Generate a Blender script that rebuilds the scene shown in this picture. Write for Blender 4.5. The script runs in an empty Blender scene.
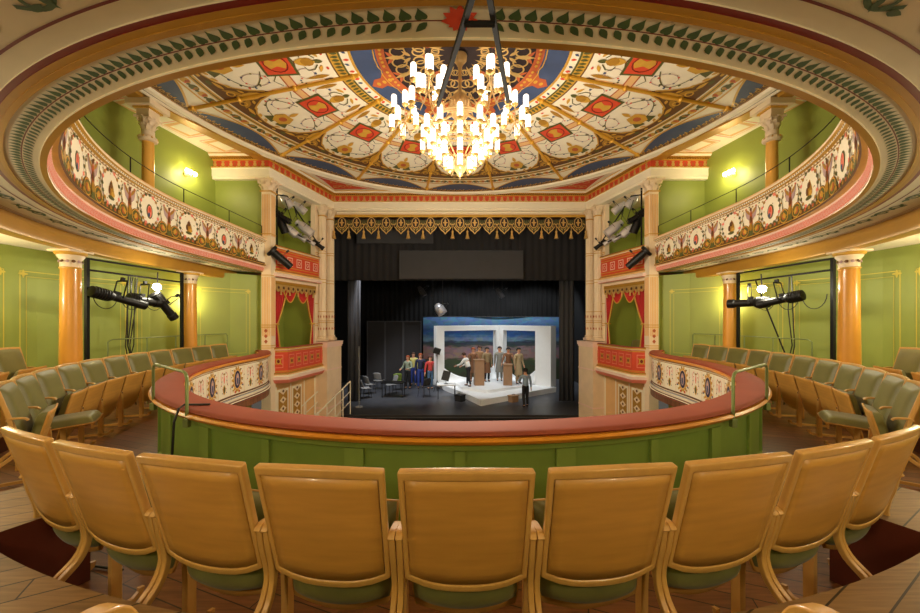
import bpy, bmesh, math, random
import numpy as np
from mathutils import Vector, Matrix
random.seed(7)
PI = math.pi
sc = bpy.context.scene
col = sc.collection

# ---------------------------------------------------------------- camera
cam_data = bpy.data.cameras.new('camera')
cam_data.sensor_width = 36.0
cam_data.lens = 352.0 / 920.0 * 36.0
cam_data.shift_y = -13.5 / 920.0 * -1.0
cam_data.clip_start = 0.03
cam = bpy.data.objects.new('camera', cam_data)
cam.rotation_euler = (PI / 2, 0, 0)
col.objects.link(cam)
sc.camera = cam

# ---------------------------------------------------------------- world, exposure, lights
world = bpy.data.worlds.new('world')
sc.world = world
world.use_nodes = True
world.node_tree.nodes['Background'].inputs[0].default_value = (1.0, 0.9, 0.76, 1)
world.node_tree.nodes['Background'].inputs[1].default_value = 0.05
sc.view_settings.view_transform = 'Standard'
sc.view_settings.look = 'None'
sc.view_settings.gamma = 1
sc.view_settings.use_curve_mapping = False
sc.view_settings.exposure = 0.8
LAMP_GLASS = 1.5        # emission of the chandelier's opal glasses
GALLERY_W = 25.0         # ceiling lamps of the lower gallery
SCONCE_W = 9.0
STAGE_W = 420.0
HOUSE_W = 380.0


def point_light(name, loc, watts, color=(1, .87, .68), r=0.06, parent=None):
    d = bpy.data.lights.new(name, 'POINT')
    d.energy = watts; d.color = color; d.shadow_soft_size = r
    o = bpy.data.objects.new(name, d); o.location = loc; col.objects.link(o)
    if parent: o.parent = parent
    return o


def spot_light(name, loc, target, watts, angle=60, color=(1, .9, .75), r=0.08, blend=.5):
    d = bpy.data.lights.new(name, 'SPOT')
    d.energy = watts; d.color = color; d.shadow_soft_size = r
    d.spot_size = math.radians(angle); d.spot_blend = blend
    o = bpy.data.objects.new(name, d); o.location = loc; col.objects.link(o)
    o.rotation_euler = (Vector(target) - Vector(loc)).to_track_quat('-Z', 'Y').to_euler()
    return o


# ---------------------------------------------------------------- materials
def lin(c):
    c = [x / 255.0 for x in c]
    return tuple(x / 12.92 if x <= .04045 else ((x + .055) / 1.055) ** 2.4 for x in c) + (1,)


def mat(name, rgb, rough=.6, metal=0.0, var=.10, scale=6.0, bump=0.0, emit=0.0, emit_rgb=None, stretch=None, coat=0.0, alpha=1.0, sheen=0.0):
    m = bpy.data.materials.new(name)
    m.use_nodes = True
    nt = m.node_tree; N = nt.nodes; Lk = nt.links
    b = N['Principled BSDF']
    b.inputs['Roughness'].default_value = rough
    b.inputs['Metallic'].default_value = metal
    b.inputs['Coat Weight'].default_value = coat
    b.inputs['Sheen Weight'].default_value = sheen
    b.inputs['Alpha'].default_value = alpha
    c = lin(rgb)
    if var > 0:
        tc = N.new('ShaderNodeTexCoord')
        mp = N.new('ShaderNodeMapping')
        if stretch: mp.inputs['Scale'].default_value = stretch
        Lk.new(tc.outputs['Object'], mp.inputs[0])
        nz = N.new('ShaderNodeTexNoise'); nz.inputs['Scale'].default_value = scale
        nz.inputs['Detail'].default_value = 5
        Lk.new(mp.outputs[0], nz.inputs['Vector'])
        mx = N.new('ShaderNodeMix'); mx.data_type = 'RGBA'
        k0 = 1 - var * 1.6; k1 = 1 + var * 1.2
        mx.inputs[6].default_value = (c[0] * k0, c[1] * k0, c[2] * k0, 1)
        mx.inputs[7].default_value = (min(1, c[0] * k1), min(1, c[1] * k1), min(1, c[2] * k1), 1)
        Lk.new(nz.outputs['Fac'], mx.inputs[0])
        Lk.new(mx.outputs[2], b.inputs['Base Color'])
        if bump > 0:
            bp = N.new('ShaderNodeBump'); bp.inputs['Strength'].default_value = bump; bp.inputs['Distance'].default_value = .01
            Lk.new(nz.outputs['Fac'], bp.inputs['Height']); Lk.new(bp.outputs[0], b.inputs['Normal'])
    else:
        b.inputs['Base Color'].default_value = c
    if emit > 0:
        b.inputs['Emission Color'].default_value = lin(emit_rgb or rgb)
        b.inputs['Emission Strength'].default_value = emit
    return m


def plank_mat(name, c1, c2, angle=0.0):
    m = bpy.data.materials.new(name); m.use_nodes = True
    nt = m.node_tree; N = nt.nodes; Lk = nt.links; b = N['Principled BSDF']
    tc = N.new('ShaderNodeTexCoord'); mp = N.new('ShaderNodeMapping'); mp.inputs['Rotation'].default_value = (0, 0, angle)
    Lk.new(tc.outputs['Object'], mp.inputs[0])
    br = N.new('ShaderNodeTexBrick'); br.inputs['Scale'].default_value = 1.0
    br.inputs['Brick Width'].default_value = 1.9; br.inputs['Row Height'].default_value = .14
    br.inputs['Mortar Size'].default_value = .004
    br.inputs['Color1'].default_value = lin(c1); br.inputs['Color2'].default_value = lin(c2); br.inputs['Mortar'].default_value = lin((40, 22, 10))
    Lk.new(mp.outputs[0], br.inputs['Vector'])
    mp2 = N.new('ShaderNodeMapping'); mp2.inputs['Rotation'].default_value = (0, 0, angle); mp2.inputs['Scale'].default_value = (1.5, 22, 1)
    Lk.new(tc.outputs['Object'], mp2.inputs[0])
    nz = N.new('ShaderNodeTexNoise'); nz.inputs['Scale'].default_value = 2.5; nz.inputs['Detail'].default_value = 6
    Lk.new(mp2.outputs[0], nz.inputs['Vector'])
    mx = N.new('ShaderNodeMix'); mx.data_type = 'RGBA'; mx.blend_type = 'MULTIPLY'; mx.inputs[0].default_value = .7
    rp = N.new('ShaderNodeValToRGB'); rp.color_ramp.elements[0].position = .3; rp.color_ramp.elements[0].color = (.45, .4, .36, 1); rp.color_ramp.elements[1].position = .7; rp.color_ramp.elements[1].color = (1, 1, 1, 1)
    Lk.new(nz.outputs['Fac'], rp.inputs[0]); Lk.new(br.outputs['Color'], mx.inputs[6]); Lk.new(rp.outputs[0], mx.inputs[7])
    Lk.new(mx.outputs[2], b.inputs['Base Color'])
    b.inputs['Roughness'].default_value = .42
    return m


M = {}
M['green_wall'] = mat('green_wall_paint', (144, 157, 66), .5, var=.10, scale=1.2)
M['green_dark'] = mat('green_panel_paint', (116, 144, 60), .45, var=.16, scale=2.5)
M['green_trim'] = mat('green_trim_paint', (124, 150, 66), .45, var=.08)
M['cream'] = mat('cream_plaster', (242, 221, 188), .6, var=.05, scale=5)
M['cream_pale'] = mat('pale_cream_plaster', (248, 238, 212), .55, var=.04, scale=5)
M['cream_grey'] = mat('greyed_cream_paint', (222, 212, 184), .6, var=.07, scale=4)
M['peach'] = mat('peach_paint', (236, 190, 130), .55, var=.07, scale=4)
M['pink'] = mat('pink_paint', (238, 134, 112), .55, var=.06)
M['pink_pale'] = mat('pale_pink_paint', (248, 214, 196), .55, var=.06)
M['marble'] = mat('pale_marble', (240, 214, 178), .3, var=.10, scale=3)
M['red'] = mat('red_ornament_paint', (220, 78, 48), .5, var=.10)
M['red_dark'] = mat('dark_red_paint', (118, 30, 18), .5, var=.10)
M['gold_pale'] = mat('pale_gilding', (212, 180, 128), .35, metal=.4, var=.08)
M['gold'] = mat('gilding', (224, 186, 112), .36, metal=.5, var=.12, scale=9)
M['stencil'] = mat('yellow_stencil_paint', (206, 190, 70), .5, var=.05)
M['rib_gold'] = mat('gilded_rib', (228, 172, 58), .4, metal=.25, var=.1)
M['gold_paint'] = mat('gold_paint', (214, 164, 62), .5, var=.12, scale=9)
M['gold_dull'] = mat('dull_gold_beam', (186, 136, 48), .38, metal=.2, var=.10, scale=4)
M['ochre'] = mat('ochre_paint', (176, 128, 40), .5, var=.10)
M['brown'] = mat('brown_ornament', (104, 66, 30), .6, var=.10)
M['olive'] = mat('olive_ornament', (92, 92, 44), .6, var=.10)
M['leaf'] = mat('painted_leaf_green', (66, 92, 50), .6, var=.12)
M['lilac'] = mat('lilac_ornament', (190, 160, 160), .6, var=.10)
M['blue'] = mat('blue_ornament', (66, 82, 118), .6, var=.12, scale=5)
M['blue_dark'] = mat('dark_blue_ornament', (40, 42, 72), .6, var=.10)
M['night'] = mat('dark_rosette_ground', (44, 28, 30), .6, var=.10)
M['terracotta'] = mat('terracotta_ornament', (190, 96, 52), .6, var=.10)
M['line'] = mat('dark_paint_line', (90, 56, 34), .6, var=0)
M['orange_col'] = mat('orange_marble_shaft', (224, 156, 58), .32, var=.16, scale=3.0, stretch=(1, 1, .35), coat=.25)
M['orange_col_bright'] = mat('brightened_orange_marble_shaft', (244, 184, 84), .3, var=.12, scale=3.0, coat=.3)  # orange marble lightened in colour to offset dim light in the upper gallery
M['velvet'] = mat('red_rail_velvet', (150, 70, 46), .75, var=.14, scale=3, sheen=.0)
M['velvet_deep'] = mat('red_curtain_cloth', (196, 44, 40), .7, var=.12, scale=5)
M['rail_wood'] = mat('varnished_rail_wood', (222, 146, 40), .3, var=.12, scale=3, coat=.3)
M['seat_wood'] = mat('beech_ply_panel', (196, 142, 66), .42, var=.17, scale=3.4, stretch=(1.0, 3, 7), coat=.15)
M['seat_frame'] = mat('beech_bent_wood', (206, 156, 84), .32, var=.12, scale=4, stretch=(4, 4, 1), coat=.25)
M['seat_green'] = mat('green_seat_velvet', (112, 108, 54), .48, var=.25, scale=4, bump=.1, sheen=.15)
M['metal_green'] = mat('green_enamelled_tube', (130, 146, 92), .3, metal=.3, var=0)
M['black'] = mat('black_metal', (26, 25, 24), .45, metal=.4, var=.1)
M['black_matt'] = mat('matt_black_steel', (20, 19, 19), .8, var=.05)
M['black_soft'] = mat('black_cloth', (14, 13, 14), .9, var=.1)
M['grey_dark'] = mat('charcoal_drape', (48, 46, 48), .9, var=.12, scale=2)
M['grey_drape'] = mat('grey_drape', (70, 70, 74), .9, var=.10, scale=2)
M['grey'] = mat('grey_plastic', (150, 150, 150), .5, var=.05)
M['silver'] = mat('polished_aluminium', (226, 226, 232), .28, metal=.55, var=.05)
M['lens'] = mat('lens_glass', (60, 70, 80), .08, var=0, coat=1)
M['white'] = mat('white_stage_paint', (238, 240, 240), .5, var=.03)
M['white_metal'] = mat('white_enamelled_metal', (232, 226, 206), .4, var=.03)
M['stage_floor'] = mat('black_stage_floor', (74, 76, 82), .38, var=.35, scale=1.6)
M['card'] = mat('brown_board', (160, 124, 92), .7, var=.08)
M['cable'] = mat('black_rubber_cable', (16, 16, 15), .5, var=0)
M['opal'] = mat('lit_opal_glass', (255, 244, 224), .3, var=0, emit=LAMP_GLASS, emit_rgb=(255, 238, 214))
M['bulb'] = mat('lit_sconce_bulb', (255, 240, 210), .3, var=0, emit=30, emit_rgb=(255, 228, 170))
M['hot_lens'] = mat('lit_floodlight_glass', (255, 250, 230), .3, var=0, emit=60, emit_rgb=(255, 248, 225))
M['planks'] = plank_mat('oak_planks', (150, 98, 58), (122, 76, 42), .35)
M['platform'] = plank_mat('grey_oak_planks', (150, 116, 76), (128, 98, 62), -.5)
M['cherry'] = mat('red_brown_riser', (92, 36, 20), .4, var=.15, scale=4)
M['carpet'] = mat('parterre_floor', (120, 84, 50), .7, var=.1)

# sky cloth painted with a city panorama (procedural)
def backdrop_mat():
    m = bpy.data.materials.new('painted_city_backcloth'); m.use_nodes = True
    nt = m.node_tree; N = nt.nodes; Lk = nt.links; b = N['Principled BSDF']; b.inputs['Roughness'].default_value = .8
    tc = N.new('ShaderNodeTexCoord'); sx = N.new('ShaderNodeSeparateXYZ'); Lk.new(tc.outputs['Object'], sx.inputs[0])
    nz = N.new('ShaderNodeTexNoise'); nz.inputs['Scale'].default_value = 1.6; nz.inputs['Detail'].default_value = 6
    mp = N.new('ShaderNodeMapping'); mp.inputs['Scale'].default_value = (1, 1, 4); Lk.new(tc.outputs['Object'], mp.inputs[0]); Lk.new(mp.outputs[0], nz.inputs['Vector'])
    vo = N.new('ShaderNodeTexVoronoi'); vo.inputs['Scale'].default_value = 3.2; vo.distance = 'CHEBYCHEV'
    mp3 = N.new('ShaderNodeMapping'); mp3.inputs['Scale'].default_value = (1, 1, 1.8); Lk.new(tc.outputs['Object'], mp3.inputs[0]); Lk.new(mp3.outputs[0], vo.inputs['Vector'])
    # height with wobble
    ad = N.new('ShaderNodeMath'); ad.operation = 'MULTIPLY_ADD'; ad.inputs[1].default_value = .55; Lk.new(nz.outputs['Fac'], ad.inputs[0]); Lk.new(sx.outputs['Z'], ad.inputs[2])
    mr = N.new('ShaderNodeMapRange'); mr.inputs['From Min'].default_value = 0; mr.inputs['From Max'].default_value = 4.2
    Lk.new(ad.outputs[0], mr.inputs['Value'])
    rp = N.new('ShaderNodeValToRGB'); e = rp.color_ramp.elements
    e[0].position = 0; e[0].color = lin((58, 62, 40)); e[1].position = 1; e[1].color = lin((30, 84, 150))
    for p, c in ((.34, (70, 84, 52)), (.37, (150, 120, 112)), (.50, (146, 118, 118)), (.53, (66, 72, 70)), (.58, (44, 58, 74)), (.62, (112, 134, 158)), (.68, (40, 88, 140)), (.74, (36, 70, 120)), (.9, (96, 140, 180))):
        x = e.new(p); x.color = lin(c)
    Lk.new(mr.outputs[0], rp.inputs[0])
    mx = N.new('ShaderNodeMix'); mx.data_type = 'RGBA'; mx.blend_type = 'MULTIPLY'; mx.inputs[0].default_value = .35
    Lk.new(rp.outputs[0], mx.inputs[6]); Lk.new(vo.outputs['Color'], mx.inputs[7]); Lk.new(mx.outputs[2], b.inputs['Base Color'])
    return m
M['backdrop'] = backdrop_mat()


# ---------------------------------------------------------------- mesh helpers
class MB:
    """collects faces of several materials for ONE mesh object"""
    def __init__(s):
        s.v = []; s.f = []; s.m = []; s.mats = []; s.cur = 0; s.smooth = False

    def use(s, key):
        if key not in s.mats: s.mats.append(key)
        s.cur = s.mats.index(key); return s

    def add(s, vs, fs):
        n = len(s.v); s.v += [tuple(p) for p in vs]
        for f in fs: s.f.append(tuple(n + i for i in f)); s.m.append(s.cur)

    def box(s, c, d, rz=0, R=None):
        R = R or Matrix.Rotation(rz, 3, 'Z')
        vs = []
        for i in (-1, 1):
            for j in (-1, 1):
                for k in (-1, 1):
                    vs.append(Vector(c) + R @ Vector((i * d[0] / 2, j * d[1] / 2, k * d[2] / 2)))
        s.add(vs, [(0, 1, 3, 2), (4, 6, 7, 5), (0, 4, 5, 1), (2, 3, 7, 6), (0, 2, 6, 4), (1, 5, 7, 3)])
        return s

    def bar(s, p0, p1, w, h=None, up=(0, 0, 1)):
        h = h or w; p0 = Vector(p0); p1 = Vector(p1); d = (p1 - p0).normalized()
        a = d.cross(Vector(up))
        if a.length < 1e-4: a = d.cross(Vector((1, 0, 0)))
        a.normalize(); b = a.cross(d)
        vs = [p + a * i * w / 2 + b * j * h / 2 for p in (p0, p1) for i, j in ((-1, -1), (1, -1), (1, 1), (-1, 1))]
        s.add(vs, [(0, 3, 2, 1), (4, 5, 6, 7), (0, 1, 5, 4), (1, 2, 6, 5), (2, 3, 7, 6), (3, 0, 4, 7)])
        return s

    def tube(s, pts, r, n=8, caps=True):
        pts = [Vector(p) for p in pts]
        if not hasattr(r, '__len__'): r = [r] * len(pts)
        rings = []; pa = None
        for i, p in enumerate(pts):
            d = (pts[min(i + 1, len(pts) - 1)] - pts[max(i - 1, 0)]).normalized()
            if pa is None:
                a = d.cross(Vector((0, 0, 1)))
                if a.length < 1e-3: a = d.cross(Vector((1, 0, 0)))
            else:
                a = pa - d * pa.dot(d)
            a.normalize(); pa = a; b = d.cross(a)
            rings.append([p + (a * math.cos(2 * PI * k / n) + b * math.sin(2 * PI * k / n)) * r[i] for k in range(n)])
        vs = [q for g in rings for q in g]
        fs = [(i * n + k, i * n + (k + 1) % n, (i + 1) * n + (k + 1) % n, (i + 1) * n + k) for i in range(len(pts) - 1) for k in range(n)]
        if caps: fs += [tuple(range(n - 1, -1, -1)), tuple((len(pts) - 1) * n + k for k in range(n))]
        s.add(vs, fs); return s

    def lathe(s, prof, c=(0, 0, 0), n=20, axis=None):
        """prof = [(r,z)...]; axis = direction vector for z"""
        R = Vector(axis).to_track_quat('Z', 'Y').to_matrix() if axis else Matrix.Identity(3)
        vs = []
        for r, z in prof:
            for k in range(n):
                a = 2 * PI * k / n
                vs.append(Vector(c) + R @ Vector((r * math.cos(a), r * math.sin(a), z)))
        fs = [(i * n + k, i * n + (k + 1) % n, (i + 1) * n + (k + 1) % n, (i + 1) * n + k) for i in range(len(prof) - 1) for k in range(n)]
        if prof[0][0] > 1e-5: fs.append(tuple(range(n - 1, -1, -1)))
        if prof[-1][0] > 1e-5: fs.append(tuple((len(prof) - 1) * n + k for k in range(n)))
        s.add(vs, fs); return s

    def prism(s, poly, z0, z1):
        n = len(poly)
        s.add([(x, y, z0) for x, y in poly] + [(x, y, z1) for x, y in poly],
              [tuple(range(n - 1, -1, -1)), tuple(range(n, 2 * n))] + [(i, (i + 1) % n, n + (i + 1) % n, n + i) for i in range(n)])
        return s

    def plate(s, pts, t):
        """planar polygon (3d points) given thickness vector t"""
        n = len(pts); t = Vector(t)
        s.add([Vector(p) for p in pts] + [Vector(p) + t for p in pts],
              [tuple(range(n - 1, -1, -1)), tuple(range(n, 2 * n))] + [(i, (i + 1) % n, n + (i + 1) % n, n + i) for i in range(n)])
        return s

    def grid(s, fn, nu, nv, closed_u=False):
        vs = [fn(i / nu, j / nv) for i in range(nu + 1) for j in range(nv + 1)]
        w = nv + 1
        s.add(vs, [(i * w + j, (i + 1) * w + j, (i + 1) * w + j + 1, i * w + j + 1) for i in range(nu) for j in range(nv)])
        return s

    def sweep(s, prof, pts, nrm, closed=True, mats=None):
        """prof = [(off,z)...] closed section carried along pts with 2d normals nrm"""
        m = len(prof); n = len(pts)
        vs = [(p[0] + q[0] * o, p[1] + q[1] * o, z) for p, q in zip(pts, nrm) for o, z in prof]
        base = len(s.v); s.v += vs
        for k in range(m if closed else m - 1):
            if mats: s.use(mats[k])
            k2 = (k + 1) % m
            for i in range(n - 1):
                s.f.append((base + i * m + k, base + (i + 1) * m + k, base + (i + 1) * m + k2, base + i * m + k2)); s.m.append(s.cur)
        if closed:
            s.f.append(tuple(base + k for k in range(m))); s.m.append(s.cur)
            s.f.append(tuple(base + (n - 1) * m + k for k in range(m - 1, -1, -1))); s.m.append(s.cur)
        return s

    def build(s, name, m=None, parent=None, smooth=None, bevel=0, loc=None):
        me = bpy.data.meshes.new(name)
        me.from_pydata(s.v, [], s.f)
        keys = s.mats or [m]
        if m is not None and not s.mats: keys = [m]
        for k in keys: me.materials.append(M[k])
        if s.mats: me.polygons.foreach_set('material_index', s.m)
        bm = bmesh.new(); bm.from_mesh(me)
        if len(s.f) < 60000: bmesh.ops.recalc_face_normals(bm, faces=bm.faces)
        bm.to_mesh(me); bm.free()
        if smooth:
            me.polygons.foreach_set('use_smooth', [True] * len(me.polygons))
            try: me.set_sharp_from_angle(angle=math.radians(smooth if smooth > 1 else 40))
            except Exception: pass
        o = bpy.data.objects.new(name, me); col.objects.link(o)
        if parent: o.parent = parent
        if loc: o.location = loc
        if bevel:
            b = o.modifiers.new('bevel', 'BEVEL'); b.width = bevel; b.segments = 2; b.limit_method = 'ANGLE'; b.angle_limit = math.radians(35)
        return o


def tag(o, label=None, cat=None, group=None, kind=None):
    if label: o['label'] = label
    if cat: o['category'] = cat
    if group: o['group'] = group
    if kind: o['kind'] = kind
    return o


def struct(o): return tag(o, kind='structure')


def empty(name, loc=(0, 0, 0), rz=0, label=None, cat=None, group=None):
    o = bpy.data.objects.new(name, None); o.empty_display_size = .1
    o.location = loc; o.rotation_euler = (0, 0, rz); col.objects.link(o)
    return tag(o, label, cat, group)


def copy_tree(o, parent=None):
    c = o.copy(); col.objects.link(c)
    if parent: c.parent = parent
    for ch in list(o.children): copy_tree(ch, c)
    return c


class Deco:
    """flat painted ornament laid on a surface: fn(s, v, h) -> xyz, h = height above the surface"""
    def __init__(d, mb, fn): d.mb = mb; d.fn = fn
    def poly(d, pts, key, h=.003):
        d.mb.use(key); d.mb.add([d.fn(a, b, h) for a, b in pts], [tuple(range(len(pts)))])
    def ell(d, s, v, rx, ry, key, h=.003, n=14, a=0):
        ca, sa = math.cos(a), math.sin(a)
        d.poly([(s + rx * math.cos(t) * ca - ry * math.sin(t) * sa, v + rx * math.cos(t) * sa + ry * math.sin(t) * ca) for t in [2 * PI * k / n for k in range(n)]], key, h)
    def ring(d, s, v, rx, ry, w, key, h=.003, n=16, a0=0, a1=2 * PI):
        d.mb.use(key); P = []
        for k in range(n + 1):
            t = a0 + (a1 - a0) * k / n
            P += [d.fn(s + rx * math.cos(t), v + ry * math.sin(t), h), d.fn(s + (rx - w) * math.cos(t), v + (ry - w) * math.sin(t), h)]
        d.mb.add(P, [(2 * k, 2 * k + 2, 2 * k + 3, 2 * k + 1) for k in range(n)])
    def strip(d, pts, w, key, h=.003):
        d.mb.use(key); P = []
        for i, p in enumerate(pts):
            a = pts[max(0, i - 1)]; b = pts[min(len(pts) - 1, i + 1)]
            dx, dy = b[0] - a[0], b[1] - a[1]; L = math.hypot(dx, dy) or 1
            nx, ny = -dy / L * w / 2, dx / L * w / 2
            P += [d.fn(p[0] + nx, p[1] + ny, h), d.fn(p[0] - nx, p[1] - ny, h)]
        d.mb.add(P, [(2 * k, 2 * k + 2, 2 * k + 3, 2 * k + 1) for k in range(len(pts) - 1)])
    def rect(d, s0, s1, v0, v1, key, h=.003, n=1):
        d.mb.use(key); P = []
        for k in range(n + 1):
            s = s0 + (s1 - s0) * k / n; P += [d.fn(s, v0, h), d.fn(s, v1, h)]
        d.mb.add(P, [(2 * k, 2 * k + 2, 2 * k + 3, 2 * k + 1) for k in range(n)])
    def leaf(d, s, v, L, w, a, key, h=.003, heart=False):
        ca, sa = math.cos(a), math.sin(a)
        if heart: out = [(0, 0), (-.06, .22), (.02, .42), (.16, .5), (.34, .46), (.55, .3), (.78, .12), (1, 0)]
        else: out = [(0, 0), (.15, .3), (.4, .5), (.65, .38), (.85, .18), (1, 0)]
        pts = [(x * L, y * w) for x, y in out] + [(x * L, -y * w) for x, y in out[-2:0:-1]]
        d.poly([(s + x * ca - y * sa, v + x * sa + y * ca) for x, y in pts], key, h)


class Horse:
    """horseshoe line: s = 0 at the front centre, positive to the right"""
    def __init__(h, R, cy, yend, flare=0): h.R = R; h.cy = cy; h.q = R * PI / 2; h.smax = h.q + yend - cy; h.fl = flare
    def at(h, s, off=0):
        if abs(s) <= h.q:
            t = s / h.R; return ((h.R + off) * math.sin(t), h.cy - (h.R + off) * math.cos(t))
        g = 1 if s > 0 else -1
        return (g * (h.R + off + h.fl * (abs(s) - h.q) ** 3), h.cy + abs(s) - h.q)
    def nrm(h, s):
        if abs(s) <= h.q: t = s / h.R; return (math.sin(t), -math.cos(t))
        return (1 if s > 0 else -1, 0)
    def line(h, n=160, s0=None, s1=None):
        s0 = -h.smax if s0 is None else s0; s1 = h.smax if s1 is None else s1
        S = [s0 + (s1 - s0) * i / n for i in range(n + 1)]
        return [h.at(s) for s in S], [h.nrm(s) for s in S]


def mitre(pts, side=1, closed=False):
    """2d normals (mitred) to the left of the direction of travel, times side"""
    out = []; n = len(pts)
    for i in range(n):
        a = pts[max(i - 1, 0)]; b = pts[i]; c = pts[min(i + 1, n - 1)]
        d1 = Vector((b[0] - a[0], b[1] - a[1])); d2 = Vector((c[0] - b[0], c[1] - b[1]))
        if d1.length < 1e-6: d1 = d2
        if d2.length < 1e-6: d2 = d1
        d1.normalize(); d2.normalize()
        n1 = Vector((-d1.y, d1.x)); n2 = Vector((-d2.y, d2.x)); m = n1 + n2; m.normalize()
        k = 1 / max(.35, m.dot(n1)); out.append((m.x * k * side, m.y * k * side))
    return out


LOW = Horse(5.05, 7.68, 9.9, .062)     # lower tier, rail edge towards the seats
UP = Horse(5.5, 7.2, 9.9)       # upper tier, lip of the front
SEAT_C = (0, 7.5)
# ================================================================ STRUCTURE
FZ = -1.72      # floor of the seat row, relative to the lens (everything is lifted by 1.6 at the end)
PZ = -1.2      # raised platform behind
# ---- lower tier floor
def tier_floor():
    m = MB(); n = 120; S = [-LOW.smax + 2 * LOW.smax * i / n for i in range(n + 1)]
    P = []
    for s in S:
        ix, iy = LOW.at(s, -.28); nx, ny = LOW.nrm(s)
        t = 99
        if abs(nx) > 1e-6: t = min(t, ((7.5 if nx > 0 else -7.5) - ix) / nx)
        if ny < -1e-6: t = min(t, (-2.0 - iy) / ny)
        P += [(ix, iy, FZ), (ix + nx * t, iy + ny * t, FZ), (ix, iy, FZ - .22), (ix + nx * t, iy + ny * t, FZ - .22)]
    f = []
    for i in range(n):
        a = 4 * i; b = a + 4
        f += [(a, b, b + 1, a + 1), (a + 2, a + 3, b + 3, b + 2), (a, a + 2, b + 2, b), (a + 1, b + 1, b + 3, a + 3)]
    m.add(P, f); struct(m.build('floor', 'planks'))
tier_floor()

def arc_slab(name, c, r0, r1, a0, a1, z0, z1, top, side, n=40):
    m = MB(); P = []
    for i in range(n + 1):
        a = a0 + (a1 - a0) * i / n; sx, sy = math.sin(a), -math.cos(a)
        for r in (r0, r1):
            for z in (z0, z1): P.append((c[0] + r * sx, c[1] + r * sy, z))
    m.use(top); m.add(P, [(4 * i + 1, 4 * i + 5, 4 * i + 7, 4 * i + 3) for i in range(n)])
    m.use(side); k = len(m.v); m.add(P, [(4 * i, 4 * i + 4, 4 * i + 5, 4 * i + 1) for i in range(n)] + [(4 * i + 2, 4 * i + 3, 4 * i + 7, 4 * i + 6) for i in range(n)] + [(0, 1, 3, 2), (4 * n, 4 * n + 2, 4 * n + 3, 4 * n + 1)])
    return struct(m.build(name))
R_ = math.radians
arc_slab('floor', SEAT_C, 6.16, 9.0, -R_(43), R_(43), FZ + .002, PZ, 'platform', 'cherry', 60)
for g in (-1, 1):
    a, b = sorted((g * R_(25.3), g * R_(32.5)))
    arc_slab('floor', SEAT_C, 5.72, 6.158, a, b, FZ + .002, PZ, 'platform', 'cherry', 14)
    a, b = sorted((g * R_(46), g * R_(78)))
    arc_slab('floor', SEAT_C, 6.62, 7.42, a, b, FZ + .002, FZ + .2, 'platform', 'cherry', 30)

# ---- walls
def wall(name, pts, z0, z1, key, t=.15, side=1, lines=None):
    nr = mitre(pts, side)
    m = MB(); m.use(key); m.sweep([(0, z0), (0, z1), (t, z1), (t, z0)], pts, nr)
    if lines: lines(m, pts, nr)
    return struct(m.build(name))

def stencil(zlo, zhi, panels):
    """yellow stencilled panel borders on a wall"""
    def fn(m, pts, nr):
        L = [0]
        for a, b in zip(pts, pts[1:]): L.append(L[-1] + math.hypot(b[0] - a[0], b[1] - a[1]))
        def at(s, v, h):
            s = max(0, min(L[-1], s)); k = max(i for i in range(len(L)) if L[i] <= s + 1e-9); k = min(k, len(pts) - 2)
            t = (s - L[k]) / (L[k + 1] - L[k]); a, b = pts[k], pts[k + 1]
            n = nr[k]; ln = math.hypot(*n)
            d = Vector((b[0] - a[0], b[1] - a[1])).normalized(); sg = 1 if (-d.y * n[0] + d.x * n[1]) > 0 else -1
            return (a[0] + (b[0] - a[0]) * t + d.y * sg * h, a[1] + (b[1] - a[1]) * t - d.x * sg * h, v)
        D = Deco(m, at)
        for s0, s1 in panels:
            for q, w, key in ((0, .02, 'gold_paint'), (.09, .012, 'gold_paint')):
                n = max(1, int((s1 - s0) / .4))
                key = 'stencil'; w = w * .7; D.rect(s0 + q, s1 - q, zhi - q - w, zhi - q, key, n=n); D.rect(s0 + q, s1 - q, zlo + q, zlo + q + w, key, n=n)
                D.rect(s0 + q, s0 + q + w, zlo + q, zhi - q, key); D.rect(s1 - q - w, s1 - q, zlo + q, zhi - q, key)
            for sx in (s0 + .05, s1 - .05):
                D.ell(sx, zhi - .05, .07, .022, 'stencil', h=.005, n=10); D.ell(sx, zhi - .05, .02, .07, 'stencil', h=.006, n=10)
    return fn

for g, nm in ((-1, 'left'), (1, 'right')):
    lw = [(g * 7.45, -1.95), (g * 7.45, 6.2), (g * 7.36, 7.0), (g * 7.05, 8.0), (g * 6.65, 8.85), (g * 6.2, 9.5), (g * 5.62, 10.02)]
    side = 1 if g < 0 else -1
    w = wall('wall_' + nm, lw, FZ, 1.26, 'green_wall', side=side, lines=stencil(-1.0, .84, [(1.2, 4.3), (4.6, 7.7), (7.9, 9.55), (9.75, 10.65), (10.95, 12.2)]))
    uw = [(g * 7.9, -1.95), (g * 7.62, 5.0), (g * 7.3, 7.3), (g * 6.88, 9.9), (g * 5.5, 9.9)]
    wall('wall_upper_' + nm, uw, 1.45, 4.62, 'green_wall', side=side)
wall('wall_back', [(-8.0, -1.98), (8.0, -1.98)], FZ - .3, 4.7, 'green_wall', side=-1)

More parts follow.
